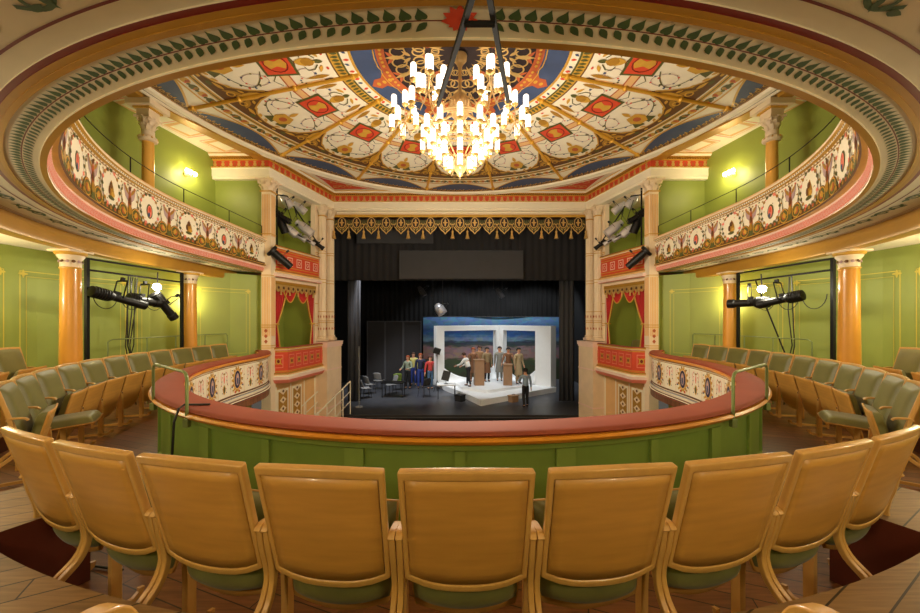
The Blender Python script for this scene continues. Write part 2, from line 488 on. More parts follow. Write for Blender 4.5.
# ---- under the gallery: soffit, beam, gallery ceiling, upper gallery floor (all horseshoe shaped)
def horseshoe_slab(name, H, o0, z0, z1, key, xo=7.6, yo=-2.0):
    m = MB(); n = 120; P = []
    for i in range(n + 1):
        s = -H.smax + 2 * H.smax * i / n
        ix, iy = H.at(s, o0); nx, ny = H.nrm(s); t = 99
        if abs(nx) > 1e-6: t = min(t, ((xo if nx > 0 else -xo) - ix) / nx)
        if ny < -1e-6: t = min(t, (yo - iy) / ny)
        for z in (z0, z1): P += [(ix, iy, z), (ix + nx * t, iy + ny * t, z)]
    f = []
    for i in range(n):
        a = 4 * i; b = a + 4
        f += [(a, b, b + 1, a + 1), (a + 2, a + 3, b + 3, b + 2), (a, a + 2, b + 2, b), (a + 1, b + 1, b + 3, a + 3)]
    m.add(P, f); return struct(m.build(name, key))
horseshoe_slab('ceiling', UP, .9, 1.24, 1.32, 'cream_pale')
horseshoe_slab('floor', UP, -.02, 1.40, 1.47, 'cream', xo=7.75)

def up_soffit():
    m = MB(); H = UP; pts, nr = H.line(220)
    bands = [(-.02, .02, 'gold_dull', 1.335), (.02, .205, 'cream_grey', 1.35), (.205, .235, 'gold_dull', 1.335), (.235, .27, 'ochre', 1.34),
             (.27, .30, 'red_dark', 1.343), (.30, .78, 'cream_grey', 1.352)]
    prev = None
    for a, b, key, z in bands:
        m.use(key)
        m.sweep([(a, z), (b, z)], pts, nr, closed=False)
        if prev is not None and abs(prev - z) > 1e-5: m.sweep([(a, prev), (a, z)], pts, nr, closed=False)
        prev = z
    D = Deco(m, lambda s, v, h: (*H.at(s, v), 1.352 - h))
    # leaf garland: red stem in the middle, heart leaves on both sides
    step = .0705; N = int((H.smax - .1) / step)
    m.use('red_dark'); 
    pts2 = [H.at(-H.smax + 2 * H.smax * i / 300, 0) for i in range(301)]
    m.sweep([(.113, 1.3485), (.119, 1.3485)], *H.line(300), closed=False)
    for k in range(-N, N + 1):
        s = (k + (.5 if k >= 0 else -.5)) * step; g = 1 if s > 0 else -1
        if abs(s) < .12: continue
        D.leaf(s - g * .01, .124, .060, .058, PI / 2 - g * .2, 'leaf', h=.004, heart=True)
        D.leaf(s - g * .03, .108, .078, .036, -PI / 2 + g * .85, 'leaf', h=.004)
    for a in range(7):   # red palmette at the middle
        t = PI * a / 6 - 0; D.leaf(0, .115, .085, .045, t, 'red', h=.0045 + a * .0003); D.leaf(0, .115, .06, .04, -t - .01, 'red', h=.007 + a * .0003)
    # thin red line and green scrolls outside
    m.use('red_dark'); m.sweep([(.392, 1.3495), (.405, 1.3495)], *H.line(300), closed=False)
    nsc = int(H.smax / .62)
    for k in range(-nsc, nsc):
        s = (k + .5) * .62; g = 1 if s > 0 else -1
        for sg, c in ((1, 'olive'), ):
            pts3 = [(s + g * (-.24 + .48 * i / 16), .50 + .05 * math.sin(i / 16 * 2 * PI)) for i in range(17)]
            D.strip(pts3, .022, 'leaf', h=.004)
        D.ring(s + g * .12, .495, .07, .05, .022, 'leaf', h=.005, n=14, a0=-1, a1=3.6)
        D.ring(s - g * .12, .505, .07, .05, .022, 'leaf', h=.005, n=14, a0=2.1, a1=6.8)
        for q in range(5): D.leaf(s + g * (-.2 + q * .1), .50 + .05 * math.sin(q), .08, .035, 1.2 + q * 1.3, 'leaf', h=.0055)
    # shallow mouldings towards the beam
    for o in (.70, .735, .765): m.use('ochre'); m.sweep([(o, 1.3485), (o + .012, 1.3485)], *H.line(220), closed=False)
    # beam carried by the columns
    m.use('gold_dull'); m.sweep([(.78, 1.36), (.78, 1.16), (.80, 1.12), (1.0, 1.12), (1.02, 1.15), (1.02, 1.30)], pts, nr, closed=False)
    m.use('cream'); m.sweep([(1.02, 1.235), (1.08, 1.215), (1.1, 1.235)], pts, nr, closed=False)
    struct(m.build('trim_gallery_soffit', smooth=30))
up_soffit()

# ---- parterre below
m = MB(); m.use('green_wall'); pts, nr = LOW.line(80)
m.sweep([(.2, -4.6), (.2, -2.0), (.3, -2.0), (.3, -4.6)], pts, nr); struct(m.build('wall_parterre'))
m = MB(); m.box((0, 6.2, -4.65), (13.5, 13.0, .1)); struct(m.build('floor_parterre', 'carpet'))

# ================================================================ CEILING
CC = (0, 6.4); CR = 6.05; CZ0, CZ1 = 4.54, 4.84
def ceil_fn(a, rho, h):     # a measured from the stage direction, rho in metres
    # sixteen flat panels between the ribs
    return (CC[0] + rho * math.sin(a), CC[1] + rho * math.cos(a), CZ1 + (CZ0 - CZ1) * min(1, rho / CR) - h)
def make_ceiling():
    m = MB()
    m.use('cream_pale')
    NA = 192; rr = [0.0, 1.2, 2.4, 3.6, 4.8, 6.05]
    P = [ceil_fn(2 * PI * i / NA, r, 0) for r in rr for i in range(NA)]
    m.add(P, [(k * NA + i, k * NA + (i + 1) % NA, (k + 1) * NA + (i + 1) % NA, (k + 1) * NA + i) for k in range(len(rr) - 1) for i in range(NA)])
    def band(r0, r1, key, h=.004, n=192):
        m.use(key); P = []
        for i in range(n): a = 2 * PI * i / n; P += [ceil_fn(a, r0, h), ceil_fn(a, r1, h)]
        m.add(P, [(2 * i, (2 * i + 2) % (2 * n), (2 * i + 3) % (2 * n), 2 * i + 1) for i in range(n)])
    band(.0, 1.36, 'night'); band(1.36, 1.52, 'terracotta'); band(1.52, 1.95, 'blue'); band(1.95, 2.0, 'gold_paint', .008)
    band(2.0, 2.15, 'cream_pale'); band(2.15, 2.19, 'olive'); band(2.19, 2.36, 'gold_paint'); band(2.36, 2.39, 'brown')
    # cartesian ornament in each sector : local x across, y outwards
    def sector(k):
        a = 2 * PI * k / 16
        def fn(x, y, h):
            px = x * math.cos(a) + y * math.sin(a); py = -x * math.sin(a) + y * math.cos(a); rho = math.hypot(x, y)
            return (CC[0] + px, CC[1] + py, CZ1 + (CZ0 - CZ1) * min(1, rho / CR) - h)
        return Deco(m, fn)
    T = math.tan(PI / 16)
    for k in range(16):
        D = sector(k)
        # rosette filigree
        for g in (-1, 1):
            D.ring(g * .1, .75, .10, .12, .03, 'gold', .009); D.ring(g * .13, 1.12, .13, .15, .032, 'gold', .009)
            D.ring(g * .07, .45, .06, .08, .02, 'gold', .009)
            D.leaf(g * .02, .9, .2, .07, PI / 2 - g * .7, 'gold', .011); D.leaf(0, 1.22, .2, .07, PI / 2 - g * .9, 'terracotta', .011)
        D.leaf(0, .3, .5, .06, PI / 2, 'gold', .012); D.leaf(0, 1.0, .38, .10, PI / 2, 'gold', .012)
        D.ell(g * 0, .62, .05, .05, 'terracotta', .013, 10)
        # brick coloured wedge between two blue lobes
        if k % 2:
            D.poly([(-.24, 1.42), (.24, 1.42), (.20, 1.56), (.12, 1.64), (.14, 1.78), (0, 1.92), (-.14, 1.78), (-.12, 1.64), (-.20, 1.56)], 'terracotta', .008)
            for j in range(3): D.ell(0, 1.5 + j * .13, .05, .04, 'gold_paint', .012, 8)
        for j in (-.2, -.1, 0, .1, .2): D.ell(j, 1.44 - j * j * .3, .035, .03, 'gold_paint', .012, 8)
        for g in (-1, 1):
            D.strip([(g * .30, 1.50), (g * .2, 1.545), (0, 1.56)], .022, 'gold_paint', .012)
        # white and yellow ring motifs
        for q in (-.3, 0, .3):
            D.leaf(q, 2.02 - q * q * .22 , .11, .06, PI / 2, 'red', .010); D.leaf(q + .14, 2.05 - q * q * .22, .1, .05, PI / 2 + .5, 'blue', .010)
        for q in range(-5, 6): D.leaf(q * .085, 2.19 - (q * .085) ** 2 * .24, .15, .06, PI / 2, 'olive', .012)
        # cream field: double frame lines, square, vases, dotted garlands
        D.strip([(-T * 3.40, 3.33), (0, 3.38), (T * 3.40, 3.33)], .20, 'peach', .0075); D.strip([(-T * 3.45, 3.42), (0, 3.47), (T * 3.45, 3.42)], .03, 'terracotta', .009)
        D.strip([(-T * 3.35, 3.24), (0, 3.29), (T * 3.35, 3.24)], .03, 'terracotta', .009)
        for g in (-1, 1):
            D.poly([(g * (T * 3.85 - .03), 3.85), (g * (T * 4.95 - .03), 4.90), (g * .5, 4.97), (0, 4.99), (0, 4.84), (g * .2, 4.82), (g * .40, 4.72), (g * .58, 4.52), (g * .68, 4.25), (g * .72, 3.95)], 'brown', .007)
            D.strip([(0, 4.84), (g * .2, 4.82), (g * .40, 4.72), (g * .58, 4.52), (g * .68, 4.25), (g * .72, 3.95)], .03, 'gold_paint', .012)
            D.leaf(g * .78, 4.05, .55, .12, PI / 2 - g * .10, 'gold_paint', .010); D.leaf(g * .80, 4.45, .36, .13, PI / 2 + g * .5, 'ochre', .0115); D.leaf(g * .62, 4.70, .26, .09, PI / 2 + g * 1.2, 'gold_paint', .0125)
            D.ring(g * .76, 4.66, .08, .09, .03, 'gold_paint', .013, n=10); D.ell(g * .40, 4.86, .07, .05, 'olive', .012, 8); D.ell(g * .18, 4.91, .05, .035, 'gold_paint', .012, 8)
            D.leaf(g * .36, 2.50, .50, .10, PI / 2 - g * .16, 'ochre', .009); D.leaf(g * .44, 2.46, .22, .12, PI / 2 - g * .7, 'brown', .010)
            D.strip([(g * (T * 2.6 - .05), 2.6), (g * (T * 3.8 - .05), 3.8)], .03, 'peach', .008)
            D.ring(g * .40, 3.95, .17, .26, .014, 'lilac', .009, n=18); D.ring(g * .30, 2.92, .14, .16, .012, 'lilac', .009, n=16)
            for i in range(6): D.ell(g * .40 + .17 * math.cos(i * 1.05), 3.95 + .26 * math.sin(i * 1.05), .022, .022, ('olive', 'red', 'blue')[i % 3], .0095, 6)
        q = .27
        D.poly([(-q - .05, 3.36 - q - .05), (q + .05, 3.36 - q - .05), (q + .05, 3.36 + q + .05), (-q - .05, 3.36 + q + .05)], 'olive', .012)
        D.poly([(-q, 3.36 - q), (q, 3.36 - q), (q, 3.36 + q), (-q, 3.36 + q)], 'red', .016)
        D.poly([(-.12, 3.5), (0, 3.56), (.12, 3.5), (.06, 3.36), (.12, 3.22), (0, 3.16), (-.12, 3.22), (-.06, 3.36)], 'gold_paint', .020)
        D.ring(0, 3.36, .22, .22, .02, 'red_dark', .020)
        D.strip([(-.2, 3.08), (0, 3.02), (.2, 3.08)], .03, 'brown', .010)
        D.leaf(0, 3.03, .42, .20, -PI / 2, 'gold_paint', .010); D.ell(0, 2.78, .10, .12, 'ochre', .012, 10); D.leaf(0, 2.5, .22, .10, PI / 2, 'olive', .010)
        for g in (-1, 1):
            D.strip([(g * .08, 2.62), (g * .2, 2.72), (g * .22, 2.84), (g * .12, 2.88)], .022, 'olive', .010)
            D.leaf(g * .1, 2.55, .2, .07, PI / 2 - g * 1.1, 'gold_paint', .010)
            D.ell(g * .3, 2.75, .03, .03, 'blue', .010, 8); D.ell(g * .18, 2.47, .035, .025, 'red', .010, 8)
        # lower (outer) group: gold cartouche standing on the arch
        for g in (-1, 1):
            pts = [(g * (.18 + .42 * math.sin(t * PI) ** .8), 3.75 + .75 * t) for t in [i / 12 for i in range(13)]]
            D.strip(pts, .02, 'olive', .009)
            for i in range(1, 12, 2): D.ell(pts[i][0] + g * .03, pts[i][1], .03, .025, ('red', 'olive', 'blue')[i // 2 % 3], .012, 7)
            D.strip([(g * .3, 3.5), (g * .46, 3.62), (g * .6, 3.5)], .018, 'olive', .009)
            for i in range(4): D.ell(g * (.42 + .11 * i), 3.06 + .05 * math.sin(i * 2), .022, .022, ('red', 'olive', 'brown', 'blue')[i], .009, 6)
            for i in range(5): D.ell(g * (.74 + .02 * i), 3.85 + .15 * i, .022, .022, ('red', 'olive', 'brown', 'blue', 'red')[i], .009, 6)
            # dark arch with gold scroll on each flank
            D.poly([(g * .05, 4.72), (g * .28, 4.66), (g * .2, 4.5), (g * .1, 4.42), (g * .03, 4.4)], 'olive', .011)
            for x, y in ((.75, 4.38), (.58, 4.53), (.38, 4.65), (.2, 4.71)): D.leaf(g * x, y, .14, .07, PI / 2 + g * .8, 'gold_paint', .014)
        D.poly([(-.12, 4.2), (.12, 4.2), (.2, 4.42), (.1, 4.62), (-.1, 4.62), (-.2, 4.42)], 'gold_paint', .014); D.ell(0, 4.40, .08, .1, 'terracotta', .018, 10)
        D.leaf(0, 4.2, .28, .1, -PI / 2, 'gold_paint', .014)
        # floral border
        for g in (-1, 1):
            D.strip([(g * 1.0, 4.98), (g * .7, 5.03), (g * .35, 5.06), (0, 5.07)], .11, 'gold_paint', .012); D.strip([(g * 1.0, 4.98), (g * .7, 5.03), (g * .35, 5.06), (0, 5.07)], .03, 'olive', .014)
            D.strip([(g * 1.06, 5.30), (g * .86, 5.35), (g * .45, 5.37), (0, 5.38)], .045, 'gold_paint', .012)
            for i in range(5):
                x = .1 + i * .21; y0 = 5.24 - x * x * .07
                D.ell(g * x, y0 + .01, .095, .085, ('olive', 'gold_paint')[i % 2], .008, 10); D.leaf(g * x, y0 - .07, .14, .07, PI / 2 - g * .4, ('ochre', 'terracotta')[i % 2], .012)
                D.ell(g * (x + .1), y0 + .02, .03, .04, 'olive', .012, 8)
                D.ell(g * (x + .05), y0 + .05, .02, .02, 'red', .013, 6)
        # blue lens of the sector
        inner = [(x * 1.1, 5.90 - .52 * math.cos(x / 1.02 * PI / 2) - 0.09 * x * x) for x in [-1.0 + i / 10 for i in range(21)]]
        outer = [(x * 1.1, math.sqrt(5.90 ** 2 - x * x * 1.21)) for x in [1.0 - i / 10 for i in range(21)]]
        D.poly(inner + outer, 'blue', .008)
        D.strip(inner, .045, 'gold_paint', .012)
        for i in range(14):
            x = -1.04 + i * .16; y = math.sqrt(5.92 ** 2 - x * x)
            D.ring(x, y, .05, .045, .018, 'gold_paint', .014, n=10); D.ell(x + .08, y + .01, .035, .03, 'brown', .013, 8)
            D.leaf(x + .06, y - .02, .09, .035, -1.2 - .5 * (i % 2), 'gold_paint', .015)
    band(5.90, 6.0, 'brown', .0095); band(6.0, 6.06, 'gold_dull', .012)
    struct(m.build('ceiling'))
    # ribs
    for k in range(16):
        a = 2 * PI * (k + .5) / 16
        r = MB(); p0 = Vector(ceil_fn(a, 2.0, .02)); p1 = Vector(ceil_fn(a, 5.93, .02))
        r.tube([p0, p1], .038, 8)
        for t in (.03, .35, .68, .97):
            q = p0.lerp(p1, t); r.lathe([(.03, -.05), (.062, -.02), (.062, .02), (.03, .05)], q, 8, axis=(p1 - p0))
        struct(r.build('trim_rib', 'rib_gold', smooth=40))
make_ceiling()
# round moulding at the rim
m = MB()
for key, prof in (('cream_pale', [(6.03, 4.53), (6.06, 4.48), (6.14, 4.46), (6.2, 4.50)]), ('line', [(6.2, 4.50), (6.215, 4.50)]),
                  ('cream_pale', [(6.215, 4.5), (6.26, 4.47), (6.34, 4.50), (6.36, 4.60)])):
    m.use(key); P = []; n = 160
    for r, z in prof:
        for k in range(n): a = 2 * PI * k / n; P.append((CC[0] + r * math.sin(a), CC[1] + r * math.cos(a), z))
    m.add(P, [(i * n + k, i * n + (k + 1) % n, (i + 1) * n + (k + 1) % n, (i + 1) * n + k) for i in range(len(prof) - 1) for k in range(n)])
struct(m.build('trim_ceiling_ring', smooth=40))
# flat ceiling around the disc
def flat_ceiling():
    m = MB(); m.use('cream_pale'); n = 160; z = 4.60; P = []
    X, Y0, Y1 = 8.0, -2.0, 12.95
    for k in range(n):
        a = 2 * PI * k / n; dx, dy = math.sin(a), math.cos(a)
        t = 99
        if abs(dx) > 1e-6: t = min(t, X / abs(dx))
        if dy > 1e-6: t = min(t, (Y1 - CC[1]) / dy)
        if dy < -1e-6: t = min(t, (CC[1] - Y0) / -dy)
        P += [(6.3 * dx, CC[1] + 6.3 * dy, z), (t * dx, CC[1] + t * dy, z)]
    m.add(P, [(2 * i, (2 * i + 2) % (2 * n), (2 * i + 3) % (2 * n), 2 * i + 1) for i in range(n)])
    D = Deco(m, lambda x, y, h: (x, y, z - h))
    for g in (-1, 1):
        # spandrel triangles next to the stage
        A, B, C_ = (g * 4.75, 11.05), (g * 4.35, 12.35), (g * 2.35, 12.42)
        arc = [(g * 6.62 * math.sin(t), 6.4 + 6.62 * math.cos(t)) for t in [R_(24 + i * 2.5) for i in range(9)]]
        arc = [(g * abs(x), y) for x, y in arc if y < 12.4]
        tri = [(g * 4.42, 12.38)] + arc[:]
        D.poly(tri + [(g * 4.5, 11.6)], 'red', .004)
        D.strip(tri + [(g * 4.5, 11.6), (g * 4.42, 12.38)], .07, 'cream_pale', .03)
        D.strip([(x * .985, y * .993) for x, y in arc], .03, 'gold_paint', .02)
        for i in range(6):
            x, y = g * (4.25 - i * .22), 12.1 - .02 * i
            D.ring(x, y, .11 - .01 * i, .1, .03, 'gold', .012, n=12); D.leaf(x, y, .2, .08, 2.4 + i, 'gold', .014)
        D.ring(g * 4.2, 11.72, .12, .1, .03, 'gold', .012)
        # painted panels over the upper gallery
        for j, (x0, y0) in enumerate(((6.0, 9.55), (6.35, 8.75), (6.7, 7.9), (7.0, 7.05))):
            q = [(g * (x0 - .42), y0 - .1), (g * (x0 + .5), y0 + .12), (g * (x0 + .68), y0 - .52), (g * (x0 - .22), y0 - .72)]
            D.strip(q + q[:1], .022, 'pink', .006); qq = [(x + g * (.05 if i in (0, 3) else -.05), y + (-.05 if i < 2 else .05)) for i, (x, y) in enumerate(q)]
            D.poly(qq, 'peach', .004); D.poly([(x + g * (.1 if i in (0, 3) else -.1), y + (-.07 if i < 2 else .07)) for i, (x, y) in enumerate(qq)], 'cream_pale', .008)
    struct(m.build('ceiling_border'))
flat_ceiling()

# ---- main entablature: white, red frieze, dentils; returns at both sides and crosses over the stage
def entablature():
    m = MB()
    pts = [(-6.95, 9.9), (-5.46, 9.9), (-4.70, 12.84), (4.70, 12.84), (5.46, 9.9), (6.95, 9.9)]
    pts[1] = (-5.38, 9.88); pts[4] = (5.38, 9.88); pts[2] = (-4.62, 12.72); pts[3] = (4.62, 12.72)
    nr = mitre(pts, -1)
    prof = [(-.12, 3.92), (.10, 3.92), (.10, 3.99), (.12, 4.0), (.12, 4.19), (.15, 4.22), (.15, 4.25), (.07, 4.25), (.07, 4.45), (.13, 4.47), (.13, 4.50), (.20, 4.52), (.24, 4.57), (.24, 4.62), (-.12, 4.62)]
    mats = ['cream_pale'] * 4 + ['cream_pale', 'gold_paint', 'cream', 'red', 'gold_paint', 'line', 'gold_paint', 'cream_pale', 'gold_paint', 'cream', 'cream', 'cream']
    m.sweep(prof, pts, nr, mats=mats)
    # ornaments on the frieze, dentils
    for k in range(len(pts) - 1):
        a = Vector(pts[k]); b = Vector(pts[k + 1]); L = (b - a).length; t = (b - a) / L; n = Vector((t.y, -t.x))
        na, nb = Vector(nr[k]), Vector(nr[k + 1])
        def fn(s, v, h): p = a + t * s + n * (.07 + h); return (p.x, p.y, v)
        D = Deco(m, fn); c = int(L / .21)
        for i in range(c):
            s = (i + .5) * L / c
            D.leaf(s, 4.27, .16, .10, PI / 2, 'gold', .004); D.ell(s, 4.42, .05, .018, 'gold', .005, 8); D.ell(s + .5 * L / c, 4.36, .018, .05, 'terracotta', .004, 8)
            D.strip([(s - .07, 4.29), (s, 4.27), (s + .07, 4.29)], .012, 'cream_pale', .005)
        c = int(L / .07)
        m.use('gold_dull')
        for i in range(c):
            s = (i + .5) * L / c; p = a + t * s + n * .16
            m.box((p.x, p.y, 4.495), (.035, .05, .05), rz=math.atan2(t.y, t.x))
    struct(m.build('trim_entablature'))
entablature()
# wall over the stage opening (down to the valance) and behind the entablature
m = MB(); m.use('cream_pale'); m.box((0, 12.86, 3.93), (9.5, .2, .36)); m.use('gold_paint'); m.box((0, 12.75, 3.785), (9.3, .05, .06)); m.use('cream'); m.box((0, 12.74, 3.86), (9.3, .03, .03))
struct(m.build('wall_proscenium'))
# ---- gold beams along the ceiling over the upper gallery
for g in (-1, 1):
    m = MB(); pts = [(g * 5.43, 9.86), (g * 6.45, 7.28), (g * 6.85, 4.4), (g * 6.6, 1.0)]
    nr = mitre(pts, 1)
    m.use('gold_dull'); m.sweep([(-.14, 4.45), (.14, 4.45), (.17, 4.60), (-.17, 4.60)], pts, nr)
    m.use('cream_pale'); m.sweep([(-.2, 4.60), (-.18, 4.54), (-.12, 4.53), (-.12, 4.60)], pts, nr)
    m.use('cream_pale'); m.sweep([(.2, 4.60), (.18, 4.54), (.12, 4.53), (.12, 4.60)], pts, nr)
    struct(m.build('trim_ceiling_beam'))
# ================================================================ BALCONY FRONTS
SIDE = {-1: 'left', 1: 'right'}
# ---- upper gallery front
t = empty('balcony_front', (0, 1.7, 1.32), label='curved upper gallery front painted with white medallions above a pink band', cat='balcony')
def local(mb, root):
    l = root.location; mb.v = [(x - l.x, y - l.y, z - l.z) for x, y, z in mb.v]; return mb
pts, nr = UP.line(260)
m = MB(); m.use('pink'); m.sweep([(.0, 1.345), (-.02, 1.36), (-.045, 1.46), (-.03, 1.5), (.02, 1.5), (.02, 1.345)], pts, nr, mats=['gold_dull', 'pink', 'pink_pale', 'cream', 'cream', 'cream'])
D = Deco(m, lambda s, v, h: (*UP.at(s, -.022 - .25 * (v - 1.36) - h), v)); n = int(UP.smax * 2 / .075)
for i in range(n):
    s = -UP.smax + (i + .5) * .075
    D.strip([(s - .022, 1.372), (s - .022, 1.448), (s + .022, 1.448), (s + .022, 1.39), (s, 1.39), (s, 1.43)], .008, 'pink_pale', .003)
D.rect(-UP.smax, UP.smax, 1.362, 1.368, 'cream_pale', n=200)
local(m, t).build('pink_band', parent=t)
m = MB(); m.sweep([(-.03, 1.5), (-.085, 1.51), (-.10, 1.53), (-.085, 1.55), (.05, 1.55), (.05, 1.5)], pts, nr, mats=['gold_paint', 'brown', 'gold_paint', 'cream', 'cream', 'cream'])
local(m, t).build('lower_moulding', parent=t, smooth=30)
m = MB(); m.use('cream_pale'); m.sweep([(-.06, 1.55), (-.06, 2.17), (.05, 2.17), (.05, 1.55)], pts, nr)
D = Deco(m, lambda s, v, h: (*UP.at(s, -.062 - h), v)); per = 1.06; n = int(UP.smax / per)
D.rect(-UP.smax, UP.smax, 1.55, 1.60, 'brown', .002, n=220); D.rect(-UP.smax, UP.smax, 2.13, 2.145, 'ochre', .002, n=220)
rnd = random.Random(3)
for k in range(-n, n + 1):
    s = k * per
    # wreathed white oval with a figure in it
    for j in range(5):
        x = s + (j - 2) * .115; D.ell(x, 1.605, .065, .05, ('brown', 'olive')[j % 2], .0035, 12); D.ell(x, 1.605, .032, .028, ('ochre', 'terracotta')[j % 2], .0085, 8)
    for g in (-1, 1):
        D.strip([(s + g * .27, 1.70), (s + g * .33, 1.80), (s + g * .29, 1.95), (s + g * .34, 2.06)], .014, 'olive', .0045)
        for j in range(6): D.leaf(s + g * .31, 1.72 + j * .06, .06, .028, j * 2.1, ('olive', 'ochre')[j % 2], .0055)
    D.ell(s, 1.875, .255, .262, 'lilac', .003, 20); D.ell(s, 1.88, .235, .24, 'cream_pale', .005, 20)
    for j in range(16):
        a = 2 * PI * j / 16; D.ell(s + .245 * math.cos(a), 1.88 + .25 * math.sin(a), .034, .03, ('olive', 'pink', 'ochre', 'olive')[j % 4], .007, 6)
    if k % 2: D.ell(s, 1.85, .085, .125, 'olive', .008, 14); D.ell(s, 1.85, .06, .10, 'pink', .011, 12); D.ell(s, 1.88, .03, .05, 'red', .013, 8); D.ell(s + .02, 1.79, .03, .04, 'blue', .013, 8)
    else:
        D.leaf(s - .01, 1.72, .28, .16, PI / 2, 'ochre', .008); D.ell(s, 1.92, .045, .05, 'brown', .011, 8); D.ell(s - .05, 1.8, .05, .04, 'gold_paint', .012, 8); D.ell(s + .05, 1.84, .03, .06, 'brown', .012, 8); D.ell(s, 1.74, .09, .03, 'olive', .012, 8)
    # between the ovals: winged figure over dark arches
    c = s + per / 2
    if abs(c) > UP.smax: continue
    for g in (-1, 1):
        D.leaf(c, 1.84, .30, .13, PI / 2 - g * .55, 'lilac', .004); D.leaf(c + g * .02, 1.95, .2, .05, PI / 2 - g * .8, 'ochre', .006)
        D.strip([(c + g * .08, 1.66), (c + g * .22, 1.66 + .05), (c + g * .3, 1.60)], .02, 'ochre', .008)
        D.ell(c + g * .17, 1.67, .125, .12, 'brown', .004, 16); D.ell(c + g * .17, 1.67, .095, .09, 'olive', .006, 14); D.ell(c + g * .17, 1.665, .055, .055, 'terracotta', .009, 10); D.ell(c + g * .17, 1.67, .025, .03, 'gold_paint', .012, 8); D.ring(c + g * .17, 1.67, .115, .11, .016, 'gold_paint', .0075, n=14)
        D.leaf(c + g * .12, 1.62, .13, .06, PI / 2 - g * .5, 'gold_paint', .010)
        D.ell(c + g * .2, 1.76, .03, .025, 'red', .006, 6)
        D.leaf(c + g * .33, 1.63, .1, .04, PI / 2 + g * .5, 'olive', .010)
    D.leaf(c, 1.66, .42, .085, PI / 2, 'terracotta', .008); D.ell(c, 2.05, .028, .035, 'brown', .011, 8); D.ell(c, 1.72, .055, .07, 'ochre', .011, 10); D.ell(c, 1.86, .035, .07, 'brown', .011, 8)
    D.poly([(c - .07, 1.56), (c + .07, 1.56), (c + .04, 1.68), (c - .04, 1.68)], 'olive', .010)
    for j in range(12):
        x = s - per / 2 + (j + .5) * per / 12; D.ell(x, 2.10 - .02 * math.sin(j * PI / 3) ** 2, .022, .015, ('olive', 'red', 'ochre')[j % 3], .005, 6)
        D.ell(x, 2.155, .016, .010, 'brown', .004, 6)
    for j in range(10):
        x = rnd.uniform(-.5, .5); y = rnd.uniform(1.7, 2.08); D.ell(s + x, y, .012, .012, ('olive', 'ochre', 'pink')[j % 3], .0065, 5)
local(m, t).build('painted_panel', parent=t)
m = MB(); m.sweep([(-.06, 2.17), (-.10, 2.18), (-.10, 2.21), (-.13, 2.22), (-.13, 2.25), (-.10, 2.29), (.12, 2.31), (.15, 2.27), (.13, 2.2), (.05, 2.17)], pts, nr,
                 mats=['gold_paint', 'cream_pale', 'gold_paint', 'cream', 'peach', 'peach', 'peach', 'cream', 'cream', 'cream'])
D = Deco(m, lambda s, v, h: (*UP.at(s, -.101 - h), v))
for i in range(int(UP.smax * 2 / .06)): D.ell(-UP.smax + i * .06, 2.195, .016, .011, 'brown', .002, 6)
local(m, t).build('top_moulding', parent=t, smooth=30)
m = MB(); m.use('green_wall'); m.sweep([(.05, 1.47), (.05, 2.2), (.07, 2.2), (.07, 1.47)], pts, nr); local(m, t).build('inner_lining', parent=t)

# ---- lower tier front
t = empty('balcony_front', (0, 2.75, FZ), label='curved lower balcony front with red padded rail and green panelling behind the front seats', cat='balcony')
pts, nr = LOW.line(260)
m = MB(); m.use('velvet'); m.sweep([(.0, -.88), (.018, -.862), (.0, -.842), (-.03, -.835), (-.28, -.835), (-.31, -.85), (-.31, -.88)], pts, nr)
local(m, t).build('rail_padding', parent=t, smooth=50)
m = MB(); m.use('rail_wood'); m.sweep([(.03, -.88), (.045, -.90), (.03, -.925), (-.0, -.94), (-.31, -.94), (-.335, -.91), (-.33, -.88)], pts, nr)
local(m, t).build('rail_board', parent=t, smooth=40)
m = MB(); m.use('green_dark'); m.sweep([(-.07, FZ), (-.07, -.94), (-.16, -.94), (-.16, FZ)], pts, nr)
H = LOW
m.use('green_trim'); m.sweep([(-.07, -1.0), (-.035, -.99), (-.03, -.94), (-.07, -.94)], pts, nr); m.sweep([(-.07, FZ), (-.045, FZ), (-.045, FZ + .12), (-.07, FZ + .14)], pts, nr)
n = int(LOW.smax / .84)
for k in range(-n, n + 1):
    s = k * .84; w = (.04, .08)[k % 2]
    p = H.at(s - w), H.at(s), H.at(s + w); q = H.nrm(s - w), H.nrm(s), H.nrm(s + w)
    if abs(s) < LOW.smax - .1:
        m.use('green_trim'); m.sweep([(-.07, FZ + .12), (-.045, FZ + .12), (-.045, -1.0), (-.07, -1.0)], p, q)
local(m, t).build('seat_side_panelling', parent=t)
m = MB(); m.use('cream_pale'); m.sweep([(-.24, -1.64), (-.24, -.94), (-.16, -.94), (-.16, -1.64)], pts, nr)
D = Deco(m, lambda s, v, h: (*LOW.at(s, -.242 - h), v)); per = .98; n = int(LOW.smax / per); S0 = LOW.smax
D.rect(-S0, S0, -1.0, -.985, 'ochre', n=200); D.rect(-S0, S0, -.965, -.955, 'red_dark', n=200); D.rect(-S0, S0, -1.62, -1.585, 'brown', n=200)
